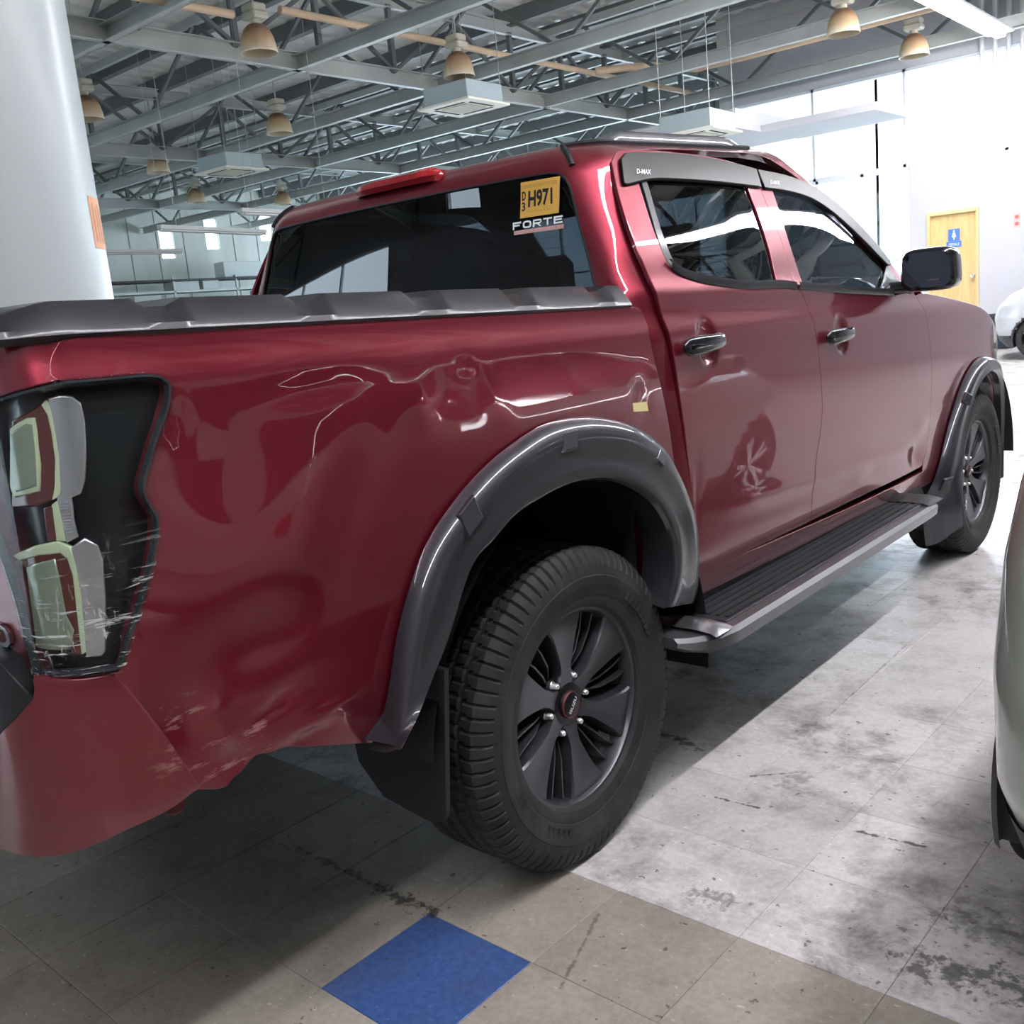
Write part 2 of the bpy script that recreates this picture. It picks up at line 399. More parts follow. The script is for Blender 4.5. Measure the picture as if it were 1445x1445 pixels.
def taper(s, h):
    g = sst(1.25, 1.5, h)
    return (-.035*np.clip(s-.58, 0, 1.7)*np.clip(h-1.38, 0, .4)-.016*np.clip((-.2-s)/.84, 0, 1)**2-.030*g*np.clip((s-1.1)/1.2, 0, 2)**2
            - (1-g)*(.010*np.clip((s-2.1)/1., 0, 1)**2+.16*np.clip((s-3.05)/.85, 0, 1.2)**2.4))
YC, RC = -1.045, .105
def SIDE0(s, h):
    s = np.asarray(s, float); h = np.asarray(h, float)
    X = XH(h)+taper(s, h); lean = .03*np.clip((h-1.0), -.5, .4)   # tail leans a touch forward with height
    d = np.clip(YC-s, 0, None); th = np.clip(d/RC, 0, math.pi/2); ex = np.clip(d-RC*math.pi/2, 0, None)
    x = np.where(d > 0, X-RC+RC*np.cos(th)-ex, X)
    y = np.where(d > 0, YC-RC*np.sin(th), s)+lean*np.clip((-.6-s)/.4, 0, 1)
    rise = sst(1.36, 1.70, h)*.070*(y-.45)
    return np.stack([x, y, h-PITCHK*y+rise], -1)
# bumper corner wraps with a larger radius and stands proud of the tail
YB, RB = -1.0, .20
def BUMP0(s, h):
    s = np.asarray(s, float); h = np.asarray(h, float)
    X = np.interp(h, [.45, .52, .60, .70, .80, .86, .90], [.84, .875, .905, .918, .912, .900, .89])
    d = np.clip(YB-s, 0, None); th = np.clip(d/RB, 0, math.pi/2); ex = np.clip(d-RB*math.pi/2, 0, None)
    x = np.where(d > 0, X-RB+RB*np.cos(th)-ex, X); y = np.where(d > 0, YB-RB*np.sin(th), s)
    y = y+.05*sst(.72, .55, h)*0-.05*sst(.80, .90, h)*0
    return np.stack([x, y, h-PITCHK*y], -1)
UB = np.array([0, .6, .8, 2.2, 2.42, 3.0])
def CAB0(U, T):
    U = np.asarray(U, float); T = np.asarray(T, float); U, T = np.broadcast_arrays(U, T)
    h = np.clip(T, .42, 1.68); a = XH(h)-.012*sst(1.30, 1.42, h)*0
    psi0 = R(27.5); r = .11; psi = psi0+(math.pi/2-psi0)*np.clip((T-1.68)/.12, 0, 1)
    ins = r*(math.cos(psi0)-np.cos(psi)); ris = r*(np.sin(psi)-math.sin(psi0))
    k = np.clip(1-(T-1.80)/.6, 0, 1)
    yr = np.interp(h, [.6, 1.2, 1.68], [.395, .40, .455])+ins*.75
    yf = np.interp(h, [.6, 1.22, 1.30, 1.68], [2.72, 2.68, 2.56, 1.74])-ins*1.2
    a = a-ins
    Rr = .13; Rf = .14
    q = np.interp(U, UB, np.arange(6.)); seg = np.clip(np.floor(q), 0, 4); f = q-seg
    x = np.zeros_like(q); y = np.zeros_like(q)
    t1 = f*math.pi/2
    for i, (X_, Y_) in enumerate(((f*(a-Rr), yr+0*f), (a-Rr+Rr*np.sin(t1), yr+Rr-Rr*np.cos(t1)), (a+0*f, (yr+Rr)+f*(yf-Rf-yr-Rr)),
                                  (a-Rf+Rf*np.cos(t1), yf-Rf+Rf*np.sin(t1)), ((1-f)*(a-Rf), yf+0*f))):
        x = np.where(seg == i, X_, x); y = np.where(seg == i, Y_, y)
    bow = 1-(x/np.maximum(a, .05))**2
    y = y-np.where(q < 2, .030*bow, 0)+np.where(q > 3, .10*bow*sst(1.2, 1.4, h), 0)
    x = x+np.where((q >= 2), taper(y, h)*np.where(q > 3, x/a, 1.), 0)
    yc_ = 1.15
    x = x*k; y = yc_+(y-yc_)*k
    z = h+ris+.040*(1-k*k)
    rise = sst(1.36, 1.70, np.minimum(T, 1.7))*.070*(y-.45)
    return np.stack([x, y, z-PITCHK*y+rise], -1)
def frame(S, a, b, e=2e-4):
    P = S(a, b); da = (S(a+e, b)-S(a-e, b))/(2*e); db = (S(a, b+e)-S(a, b-e))/(2*e)
    n = np.cross(da, db); n /= np.linalg.norm(n, axis=-1, keepdims=True)+1e-12
    return P, n, da, db
# dents (photo pixel, depth in metres, radius along, radius across, twist in degrees)
DENTS = [((300, 650), -.012, .10, .13, 0), ((400, 770), .006, .12, .10, 20), ((440, 548), -.007, .13, .030, 4), ((585, 560), .004, .05, .05, 0), ((657, 516), -.0035, .030, .022, 0),
         ((700, 560), .0025, .035, .05, 20), ((265, 1010), -.009, .045, .06, 30), ((335, 1075), -.008, .05, .03, -25), ((395, 992), -.006, .06, .018, 18),
         ((370, 900), -.010, .12, .06, 10), ((258, 590), -.004, .018, .035, 0), ((455, 1010), .006, .07, .02, 15), ((300, 1010), .005, .025, .025, 0), ((320, 1040), .004, .02, .02, 20),
         ((420, 1050), -.008, .05, .018, 12), ((500, 700), -.004, .14, .05, 60), ((905, 560), -.0025, .03, .05, 0), ((915, 640), .002, .02, .05, 0),
         ((1293, 645), -.012, .09, .05, -20), ((1300, 600), .004, .08, .04, 0), ((985, 690), -.0022, .02, .09, 0)]
DL = []
def invert(S, px, box, n=70):
    """domain points whose projections are the pixels px (nearest cell of a coarse grid, then Newton)"""
    px = np.atleast_2d(np.array(px, float)); A, B = np.meshgrid(np.linspace(*box[0], n*2), np.linspace(*box[1], n), indexing='ij')
    Q = project(S(A, B)).reshape(-1, 2); A = A.ravel(); B = B.ravel(); out = []
    P_, N_, _, _ = frame(S, A, B); vis = ((CAM-P_)*N_).sum(-1) > 0
    for p in px:
        d = ((Q-p)**2).sum(-1)+np.where(vis, 0, 1e5); i = np.argmin(d); a, b = A[i], B[i]
        for _ in range(14):
            q = project(S(a, b)); e = 1e-4
            J = np.stack([(project(S(a+e, b))-q)/e, (project(S(a, b+e))-q)/e], -1)
            try: st = np.linalg.solve(J.reshape(2, 2), p-q.reshape(2))
            except np.linalg.LinAlgError: break
            st = np.clip(st, -.06, .06); a += st[0]; b += st[1]
        out.append((a, b))
    return np.array(out)
SBOX = ((-1.45, 3.3), (.42, 1.70)); CBOX = ((0.02, 2.6), (1.0, 2.3))
def T_side(px): return invert(SIDE0, px, SBOX)
def T_cab(px): return invert(CAB0, px, CBOX)
for (p, amp, ra, rb, tw) in DENTS:
    c = T_side([p])[0]; DL.append((c[0], c[1], amp, ra, rb, R(tw)))
def dent(s, h):
    D = 0*np.asarray(s, float)
    for a, b, amp, ra, rb, tw in DL:
        u = (s-a)*math.cos(tw)+(h-b)*math.sin(tw); v = -(s-a)*math.sin(tw)+(h-b)*math.cos(tw)
        D = D+amp*np.exp(-(u/ra)**2-(v/rb)**2)
    # lower door crease and soft hollow above the rear arch
    D = D+.0045*np.exp(-((h-(.735-.02*(s-.6)))/.030)**2)*sst(.6, .9, s)*sst(2.4, 2.1, s)
    return D
def SIDE(s, h):
    P, n, _, _ = frame(SIDE0, s, h)
    return P+n*dent(s, h)[..., None]
def SIDEL(s, h): return SIDE0(s, h)       # undamaged left-hand side

def crom(pts, per=6):
    P = np.array(pts, float)
    if len(P) < 3: return P
    E = np.vstack([2*P[0]-P[1], P, 2*P[-1]-P[-2]]); out = []
    for i in range(1, len(E)-2):
        for t in np.arange(per)/per:
            out.append(.5*((2*E[i])+(-E[i-1]+E[i+1])*t+(2*E[i-1]-5*E[i]+4*E[i+1]-E[i+2])*t*t+(-E[i-1]+3*E[i]-3*E[i+1]+E[i+2])*t**3))
    out.append(P[-1]); return np.array(out)
def chain(*segs):
    """closed outline from smoothed runs; corners only where runs meet"""
    out = []
    for s_ in segs:
        c = crom(s_)
        for p in c:
            if not out or np.hypot(*(np.array(p)-out[-1])) > 1e-5: out.append(np.array(p))
    if np.hypot(*(out[0]-out[-1])) < 1e-5: out.pop()
    return np.array(out)
def area2(P): x, y = P[:, 0], P[:, 1]; return .5*np.sum(x*np.roll(y, -1)-y*np.roll(x, -1))
def resample(P, step):
    P = np.asarray(P, float); out = []
    for i in range(len(P)):
        a, b = P[i], P[(i+1) % len(P)]; n = max(1, int(math.ceil(np.hypot(*(b-a))/step)))
        out += [a+(b-a)*k/n for k in range(n)]
    return np.array(out)
def inset(P, d):
    if d == 0: return P
    if area2(P) < 0: P = P[::-1]
    e = np.roll(P, -1, 0)-P; L = np.hypot(e[:, 0], e[:, 1])[:, None]+1e-12; nn = np.stack([-e[:, 1], e[:, 0]], -1)/L
    m = nn+np.roll(nn, 1, 0); ml = (m*m).sum(-1, keepdims=True); m = m*2/np.maximum(ml, .8)
    return P+m*d*.5*1.0
def inpoly(Q, P):
    x, y = Q[:, 0][:, None], Q[:, 1][:, None]; x0, y0 = P[:, 0], P[:, 1]; x1, y1 = np.roll(x0, -1), np.roll(y0, -1)
    c = ((y0 > y) != (y1 > y)) & (x < (x1-x0)*(y-y0)/(y1-y0+1e-15)+x0)
    return c.sum(1) % 2 == 1
def segdist(Q, P):
    a = P; b = np.roll(P, -1, 0); ab = b-a; L = (ab*ab).sum(-1)+1e-15; best = np.full(len(Q), 1e9)
    for i in range(len(a)):
        t = np.clip(((Q-a[i])@ab[i])/L[i], 0, 1); d = Q-(a[i]+t[:, None]*ab[i]); best = np.minimum(best, np.hypot(d[:, 0], d[:, 1]))
    return best
def panel(name, S, outline, m, parent, step=.03, holes=(), thick=.012, off=0., mirror=False, lip=.0025, gap=0., flip=False, center=False):
    """sheet-metal panel: region of surface S bounded by outline, rolled edge and thickness"""
    out = inset(np.asarray(outline, float), gap); loops = [out]+[np.asarray(h_, float) for h_ in holes]
    loops = [resample(l, step) for l in loops]
    for i, l in enumerate(loops):
        if (area2(l) < 0) == (i == 0): loops[i] = l[::-1]
    mn = loops[0].min(0); mx = loops[0].max(0)
    gx, gy = np.meshgrid(np.arange(mn[0]+step/2, mx[0], step), np.arange(mn[1]+step/2, mx[1], step), indexing='ij')
    gx = gx+np.where(np.arange(gx.shape[1]) % 2 == 0, 0, step/2)[None, :]
    G = np.stack([gx.ravel(), gy.ravel()], -1)
    keep = inpoly(G, loops[0])
    for l in loops[1:]: keep &= ~inpoly(G, l)
    G = G[keep]
    for l in loops:
        if len(G): G = G[segdist(G, l) > step*.45]
    pts = []; edges = []
    for l in loops:
        b = len(pts); pts += [tuple(p) for p in l]; edges += [(b+k, b+(k+1) % len(l)) for k in range(len(l))]
    nb = len(pts); pts += [tuple(p) for p in G]
    vs, _, fs, ov, _, _ = delaunay_2d_cdt([Vector(p) for p in pts], edges, [], 0, 1e-6)
    D = np.array([v[:] for v in vs]); Fc = np.array([tuple(f) for f in fs])
    cen = D[Fc].mean(1); ok = inpoly(cen, loops[0])
    for l in loops[1:]: ok &= ~inpoly(cen, l)
    Fc = Fc[ok]
    o2n = {}
    for k, lst in enumerate(ov):
        for q in lst: o2n[q] = k
    P, N, da, db = frame(S, D[:, 0], D[:, 1])
    sgn = -1. if flip else 1.
    N = N*sgn
    P = P+N*off
    e1 = D[Fc[:, 1]]-D[Fc[:, 0]]; e2 = D[Fc[:, 2]]-D[Fc[:, 0]]; cr = e1[:, 0]*e2[:, 1]-e1[:, 1]*e2[:, 0]
    if flip: cr = -cr
    Fc = [tuple(f) if c > 0 else tuple(f[::-1]) for f, c in zip(Fc, cr)]
    V = [p for p in P]; NV = [n for n in N]
    b = 0
    for l in loops:
        n = len(l); ids = [o2n[b+k] for k in range(n)]; b += n
        e = np.roll(l, -1, 0)-np.roll(l, 1, 0); nx = np.stack([e[:, 1], -e[:, 0]], -1); nx /= np.hypot(nx[:, 0], nx[:, 1])[:, None]+1e-12
        T = da[ids]*nx[:, :1]+db[ids]*nx[:, 1:]; T -= N[ids]*(T*N[ids]).sum(-1, keepdims=True); T /= np.linalg.norm(T, axis=-1, keepdims=True)+1e-12
        rings = []
        for (dn, dt, wn_, wt) in ((0, 0, 1, .0), (-lip*.35, lip*.6, .75, .66), (-lip, lip, .3, .95), (-lip, lip, 0, 1), (-thick, lip*.6, 0, 1)):
            r0 = len(V)
            for k, i in enumerate(ids):
                V.append(P[i]+N[i]*dn+T[k]*dt); nn = N[i]*wn_+T[k]*wt; NV.append(nn/np.linalg.norm(nn))
            rings.append(r0)
        for r0, r1 in ((rings[0], rings[1]), (rings[1], rings[2]), (rings[3], rings[4])):
            for k in range(n):
                q = (r0+k, r1+k, r1+(k+1) % n, r0+(k+1) % n)
                Fc.append(q if not flip else q[::-1])
    V = np.array(V); NV = np.array(NV)
    if mirror:
        V[:, 0] *= -1; NV[:, 0] *= -1; Fc = [f[::-1] for f in Fc]
    return mesh(name, V, Fc, m, parent, normals=NV)
def strip_loft(curves, closed=False):
    """quads between successive 3D curves of equal length"""
    n = len(curves[0]); V = np.vstack(curves); Fc = []
    for i in range(len(curves)-1):
        for k in range(n-1+closed): Fc.append((i*n+k, i*n+(k+1) % n, (i+1)*n+(k+1) % n, (i+1)*n+k))
    return V, Fc
def even(P, n):
    P = np.asarray(P, float); d = np.r_[0, np.cumsum(np.linalg.norm(np.diff(P, axis=0), axis=1))]
    t = np.linspace(0, d[-1], n); return np.stack([np.interp(t, d, P[:, k]) for k in range(P.shape[1])], -1)
# ------------------------------------------------------------------ the pickup truck
def CABF(U, T):
    P = CAB0(np.abs(U), T); P[..., 0] = P[..., 0]*np.where(np.asarray(U) < 0, -1., 1.); return P
truck = empty('pickup_truck', (0, 0, 0))
tag(truck, 'dark red double-cab pickup truck with dented rear bed side and grey wheel arches', 'pickup truck')
for c, a, b, amp in (((997, 483), .050, .036, -.016), ((1186, 470), .055, .036, -.016)):
    pass
HANDLE = [T_side([(997, 483)])[0], T_side([(1186, 471)])[0]]
_dent0 = dent
def dent(s, h):
    D = _dent0(s, h)
    for a, b in HANDLE:
        D = D-.017*np.exp(-(((s-a-.012)/.047)**2+((h-b)/.056)**2)**3)
    return D
def hdent(s, h):
    D = 0*np.asarray(s, float)
    for a, b in HANDLE: D = D-.017*np.exp(-(((s-a-.012)/.047)**2+((h-b)/.056)**2)**3)
    return D
def SIDEL(s, h):
    P, n, _, _ = frame(SIDE0, s, h); return P+n*hdent(s, h)[..., None]

# traced outlines, photo pixels -> surface coordinates
tr = lambda *runs: chain(*[T_side(r) for r in runs])
lamp_top = [(85, 536), (138, 532), (194, 527), (222, 528), (238, 537), (243, 549)]
lamp_side = [(243, 549), (239, 578), (223, 622), (211, 664), (206, 682), (208, 699), (218, 717), (225, 732), (223, 765), (212, 819), (199, 862), (186, 901), (177, 934), (170, 946)]
bed_out = tr([(86, 481), (73, 505), (72, 525), (85, 536)], lamp_top, lamp_side, [(170, 946), (162, 952)],
             [(162, 952), (205, 1004), (240, 1049), (262, 1080), (284, 1113)], [(284, 1113), (316, 1111), (331, 1098), (345, 1088), (363, 1067), (385, 1061), (420, 1054), (540, 1046)],
             [(540, 1046), (585, 930), (640, 810), (720, 710), (800, 655), (850, 645), (900, 662), (935, 712), (954, 780), (958, 838)],
             [(958, 838), (970, 835), (972, 760), (957, 680), (951, 650), (945, 607), (936, 559), (926, 518), (917, 479), (914, 459)], [(914, 459), (905, 439), (897, 434)],
             [(897, 434), (700, 445), (450, 457), (250, 468), (100, 478)], [(100, 478), (86, 481)])
split = [(1143, 736), (1147, 687), (1153, 641), (1159.5, 596), (1160, 558), (1156.5, 513), (1149, 457), (1136, 423), (1123, 403)]
split_up = [(1123, 403), (1108, 355), (1090, 307), (1073, 266), (1062, 237)]
rd_rear = [(863, 228), (870, 262), (884, 310), (899, 350), (914, 385), (929, 420), (945, 470), (957, 540), (970, 640), (978, 720), (985, 780)]
rear_door_out = tr(rd_rear, [(985, 780), (988, 795), (994, 803), (1003, 803)], [(1003, 803), (1075, 769), (1143, 736)], split, split_up,
                   [(1062, 237), (1010, 222), (950, 214), (900, 210), (881, 211)], [(881, 211), (870, 214), (863, 228)])
rear_win = tr([(892, 235), (903, 264), (918, 312), (932, 350), (944, 373), (962, 385)], [(962, 385), (1000, 396), (1050, 402), (1098, 401)],
              [(1098, 401), (1085, 348), (1070, 302), (1056, 265), (1048, 242)], [(1048, 242), (1000, 231), (950, 225), (910, 222), (897, 224)], [(897, 224), (892, 235)])
fr_front = [(1292, 417), (1305.5, 441), (1311, 475), (1315, 524), (1313, 577), (1308, 634), (1303.5, 650)]
front_door_out = tr(split[::-1], [(1143, 736), (1210, 703), (1277, 671), (1298, 661)], [(1298, 661), (1302, 657), (1303.5, 650)], fr_front[::-1],
                    [(1292, 417), (1283, 405), (1255, 368), (1220, 325), (1185, 290), (1150, 264), (1110, 247), (1062, 237)], split_up[::-1])
front_win = tr([(1081, 246), (1089, 266), (1101, 302), (1116, 350), (1134, 402)], [(1134, 402), (1200, 408), (1263, 412)],
               [(1263, 412), (1266, 398), (1248, 372), (1214, 332), (1180, 298), (1146, 273), (1110, 256), (1081, 246)])

def px_pts(S, inv, px, off=0.):
    q = inv(px); P, N, _, _ = frame(S, q[:, 0], q[:, 1]); return P+N*off
def mir(V): V = np.array(V, float); V[:, 0] *= -1; return V
def loft_obj(name, curves, m, parent, mirror=False, angle=35, closed=False, caps=False):
    V, Fc = strip_loft(curves, closed); n = len(curves[0])
    if caps: Fc = Fc+[tuple(range(n)), tuple((len(curves)-1)*n+k for k in range(n))[::-1]]
    b = MB(); b.add(mir(V) if mirror else V, Fc); return b.build(name, m, parent, angle=angle)

def build_side(left):
    S = SIDEL if left else SIDE; mr = left
    bs = panel('bed_side', S, bed_out, PAINT, truck, step=.017, mirror=mr, thick=.03)
    if not left: bs['label'] = 'crumpled dark red bed side with scratches'
    # --- doors
    rdo = panel('rear_door', S, rear_door_out, PAINT, truck, step=.0135, holes=[rear_win], mirror=mr, gap=.004)
    fdo = panel('front_door', S, front_door_out, PAINT, truck, step=.0135, holes=[front_win], mirror=mr, gap=.004)
    panel('window_glass', SIDE0, rear_win, PRIV, rdo, step=.05, mirror=mr, off=-.007, thick=.004, gap=-.004, lip=.0005)
    panel('window_glass', SIDE0, front_win, FGLASS, fdo, step=.05, mirror=mr, off=-.007, thick=.004, gap=-.004, lip=.0005)
    # grey corner blind behind the rear side glass
    panel('quarter_trim', SIDE0, tr([(897, 236), (907, 261), (921, 310), (933, 350), (944, 372), (962, 384)], [(962, 384), (950, 368), (938, 340), (925, 300), (915, 264), (905, 238)], [(905, 238), (897, 236)]), BLACKG if left else GREYF, rdo, step=.03, mirror=mr, off=.001, thick=.008)
    for d_, bl in ((rdo, [(944, 373), (953, 381), (970, 389), (1000, 397), (1050, 403), (1098, 402), (1121, 404)]), (fdo, [(1125, 404), (1160, 406), (1200, 409), (1262, 413)])):
        q = crom(T_side(bl)); P, N, da, db = frame(SIDE0, q[:, 0], q[:, 1]); up = np.array([0, 0, 1.])
        cs = [P+N*.001+up*.013, P+N*.009+up*.010, P+N*.011+up*0, P+N*.008-up*.012, P+N*.001-up*.014]
        loft_obj('belt_moulding', cs, GREYF, d_, mr)
    # --- smoked wind deflectors
    v1 = tr([(874, 228), (878, 258), (884, 261)], [(884, 261), (915, 254), (950, 254), (1010, 258), (1071, 265)], [(1071, 265), (1064, 241)], [(1064, 241), (1010, 228), (950, 220), (900, 218), (880, 220)], [(880, 220), (874, 228)])
    v2 = tr([(1067, 242), (1076, 266)], [(1076, 266), (1110, 271), (1142, 281), (1173, 301), (1215, 339), (1250, 375)], [(1250, 375), (1254, 372), (1240, 352)], [(1240, 352), (1218, 328), (1184, 294), (1148, 267), (1110, 251), (1067, 242)])
    for d_, v, txt in ((rdo, v1, (893, 249, 914, 243)), (fdo, v2, (1082, 263, 1097, 258))):
        vo = panel('wind_deflector', SIDE0, v, VISOR, d_, step=.03, mirror=mr, off=.010, thick=.012, lip=.004)
    # --- door handles
    for d_, (a, b) in ((rdo, HANDLE[0]), (fdo, HANDLE[1])):
        L = .215 if d_ is rdo else .225
        cur = []
        for k, s_ in enumerate(np.linspace(-1, 1, 15)):
            e = (1-abs(s_)**6)**.5 if abs(s_) < 1 else .0
            p, n, da, db = frame(SIDE0, np.array(a-.035+s_*L/2), np.array(b-.004+.006*s_)); n = n.reshape(3); p = p.reshape(3)+n*(.016+.012*(1-s_*s_))
            up = db.reshape(3)/np.linalg.norm(db)
            w, t = .023*(.35+.65*e)*(1-.15*s_), .011*(.3+.7*e)
            cur.append(np.array([p+up*w*math.cos(q)*abs(math.cos(q))**-.35*1.0+n*t*math.sin(q) for q in np.linspace(0, 2*math.pi, 13)[:-1]+.01]))
        loft_obj('door_handle', cur, BLACKG, d_, mr, 40, closed=True, caps=True)
    # --- front fender
    arcf = [(3.125+.50*math.cos(t), .42+.50*math.sin(t)) for t in np.linspace(R(168), R(12), 22)]
    ff = chain(T_side(fr_front)[::1], [tuple(T_side([(1303.5, 650)])[0]), (2.40, .56)], [(2.40, .56), (2.60, .53)], [(2.60, .53), arcf[0]], arcf, [arcf[-1], (3.66, .62)],
               [(3.66, .62), (3.70, .86)], [(3.70, .86), (3.62, 1.02), (3.55, 1.10)], [(3.55, 1.10), (3.2, 1.205), (2.8, 1.262), (2.45, 1.292), tuple(T_side([(1292, 417)])[0])])
    panel('front_fender', S, ff, PAINT, truck, step=.03, mirror=mr, gap=.003)
    # --- headlight
    hl = chain([(3.56, 1.09), (3.63, 1.01), (3.71, .87)], [(3.71, .87), (3.85, .86), (3.93, .88)], [(3.93, .88), (3.90, .97), (3.78, 1.03)], [(3.78, 1.03), (3.68, 1.07), (3.56, 1.09)])
    h_ = panel('headlight', SIDE0, hl, LAMPBLK, truck, step=.04, mirror=mr, off=-.01)
    panel('headlight_lens', SIDE0, hl, LENS, h_, step=.04, mirror=mr, off=.002, thick=.01)
    # --- wheel-arch flares
    oo = [(517, 1056), (524, 1044), (537, 1010), (547, 962), (554, 913), (563.5, 868), (576.6, 823), (591.6, 782), (608, 749), (628, 720), (656, 684), (692, 648), (727, 621), (759, 601), (790, 591), (826, 587), (861, 591), (889, 600),
          (913, 615), (931, 632), (943, 654), (954, 678), (964, 706), (971, 730), (975, 765), (976, 795), (974, 828), (970, 846)]
    ii = [(566, 1056), (590, 1010), (612, 955), (632, 905), (648, 853), (661, 812), (676, 783), (696, 763), (727, 727), (767, 700), (806, 681), (845, 674), (872, 676.5), (895, 685), (919, 701), (935, 720), (947, 744), (953, 767), (955, 795), (953, 824), (948, 847), (943, 857)]
    O = even(crom(px_pts(SIDE0, T_side, oo, .002)), 64)
    I = even(crom(np.array([onx(u, v, .962) for u, v in ii])), 64)
    rear_flare(O, I, mr)
    # front flare: the same profile swung round the front hub
    t = np.linspace(R(200), R(-14), 64)
    fo = np.stack([3.125+.555*np.cos(t)-.01*np.cos(t)**2, .42+.575*np.sin(t)], -1); Pf, Nf, _, _ = frame(SIDE0, fo[:, 0], np.clip(fo[:, 1], .42, 2)); Of = Pf+Nf*.002; Of[:, 2] = np.where(fo[:, 1] < .42, fo[:, 1]-.08, Of[:, 2])
    If = np.stack([np.full(64, .958), 3.125+.462*np.cos(t), .385+.462*np.sin(t)], -1); If[:, 0] -= .07*np.clip((If[:, 1]-3.2)/.4, 0, 1)**1.5
    front_flare(Of, If, mr)
    # --- inner wheel wells
    for yc_ in (0., 3.125):
        b = MB(); r = .485 if yc_ > 1 else .53
        b.lathe([(r-.03, .45), (r, .46), (r, .93)], 28, 'x', (0, yc_, .40), R(-10 if yc_ < 1 else 0), R(172 if yc_ < 1 else 186)); b.lathe([(.0, .455), (r, .455)], 28, 'x', (0, yc_, .47), R(4), R(172))
        if mr: b.v = [(-x, y, z) for x, y, z in b.v]
        b.build('wheel_well', BLACKP, truck, angle=40)
def flare_common(name, O, I, mr, m, bumps):
    """O on the body, I the visible lip; crest between, then a return into the arch"""
    n = len(O); cen = np.array([0, (O[:, 1].min()+O[:, 1].max())/2, .40])
    out = np.array([1., 0, 0]); rad = I-O
    cs = []
    for f, bx in ((0, .004), (.03, .016), (.10, .026), (.22, .032), (.38, .028), (.55, .018), (.78, .010), (.94, .006), (1., 0.)):
        C = O*(1-f)+I*f; base = O[:, 0]*(1-f)+I[:, 0]*f
        C = C.copy(); C[:, 0] = base+bx
        for (k0, k1, d) in bumps:
            w = sst(k0-1.2, k0, np.arange(n))*sst(k1+1.2, k1, np.arange(n))
            if .1 < f < .6: C[:, 0] += d*w
        cs.append(C)
    d = I-np.array([0, cen[1], .38]); d[:, 0] = 0; d /= np.linalg.norm(d, axis=1, keepdims=True)
    J = I-d*.006; J[:, 0] -= .012; cs.append(J)
    K = I+d*.02; K[:, 0] -= .11; cs.append(K)
    return loft_obj(name, cs, m, truck, mr, 38)
def rear_flare(O, I, mr):
    f = flare_common('rear_wheel_arch_flare', O, I, mr, GREY, ())
    # moulded fastener blisters
    for u, v, w in ((805, 612, .052), (668, 728, .060), (935, 655, .045)):
        q = onx(u, v, .965); i = int(np.argmin(((O*.62+I*.38)[:, 1:]-q[1:]).__pow__(2).sum(1))); p = O[i]*.62+I[i]*.38; tn = O[min(i+1, 63)]-O[max(i-1, 0)]; tn /= np.linalg.norm(tn)
        rd = I[i]-O[i]; rd /= np.linalg.norm(rd); nx = np.cross(tn, rd); nx *= np.sign(nx[0])
        b = MB(); p = p+nx*.024
        V = []
        for k, (sz, hh) in enumerate(((1., 0.), (.86, .010), (.80, .011))):
            for a, c in ((-1, -1), (1, -1), (1, 1), (-1, 1)): V.append(p+tn*a*w/2*sz+rd*c*w*.45*sz+nx*hh)
        b.add(V, [(0, 1, 5, 4), (1, 2, 6, 5), (2, 3, 7, 6), (3, 0, 4, 7), (4, 5, 9, 8), (5, 6, 10, 9), (6, 7, 11, 10), (7, 4, 8, 11), (8, 9, 10, 11)])
        if mr: b.v = [(-x, y, z) for x, y, z in b.v]
        b.build('fastener_blister', GREY, f)
def front_flare(O, I, mr):
    f = flare_common('front_wheel_arch_flare', O, I, mr, GREY, ())
    for i in (8, 20):
        p = O[i]*.6+I[i]*.4; tn = O[i+1]-O[i-1]; tn /= np.linalg.norm(tn); rd = I[i]-O[i]; rd /= np.linalg.norm(rd); nx = np.cross(tn, rd); nx *= np.sign(nx[0]); p = p+nx*.024; w = .055
        b = MB(); V = [p+tn*a*w/2*sz+rd*c*w*.42*sz+nx*hh for sz, hh in ((1., 0.), (.86, .010), (.8, .011)) for a, c in ((-1, -1), (1, -1), (1, 1), (-1, 1))]
        b.add(V, [(0, 1, 5, 4), (1, 2, 6, 5), (2, 3, 7, 6), (3, 0, 4, 7), (4, 5, 9, 8), (5, 6, 10, 9), (6, 7, 11, 10), (7, 4, 8, 11), (8, 9, 10, 11)])
        if mr: b.v = [(-x, y, z) for x, y, z in b.v]
        b.build('fastener_blister', GREY, f)
for left in (False, True): build_side(left)

# --- cab shell: pillars, roof edge and rear wall
T_cabf = lambda px: invert(CAB0, px, CBOX)
door_open = chain(T_cabf(rd_rear[:1]+rd_rear[1:]), T_cabf([(985, 780), (988, 795), (994, 803), (1003, 803)]), [tuple(T_cabf([(1003, 803)])[0]), (1.65, .56), (2.16, .575)],
                  [(2.16, .575), (2.185, .9), (2.19, 1.25)], [(2.19, 1.25), (2.185, 1.45), (2.17, 1.60), (2.10, 1.695), (1.9, 1.728)], [(1.9, 1.728), (1.5, 1.733), (1.2, 1.733), tuple(T_cabf([(881, 211)])[0])], T_cabf([(881, 211), (870, 214), (863, 228)]))
rw = [(.585, 1.20), (.592, 1.36), (.606, 1.48), (.625, 1.58), (.632, 1.63), (.622, 1.658), (.59, 1.668)]
rear_glass = chain([(a, b) for a, b in rw], [(.59, 1.668), (.3, 1.672), (0, 1.673), (-.3, 1.672), (-.59, 1.668)], [(-a, b) for a, b in rw[::-1]], [(-.585, 1.20), (.585, 1.20)])
wsg = chain([(2.33, 1.27), (2.335, 1.45), (2.36, 1.655)], [(2.36, 1.655), (3.0, 1.66)], [(3.0, 1.66), (3.0, 1.27)], [(3.0, 1.27), (2.33, 1.27)])
half = lambda pts: [(-a, b) for a, b in pts]
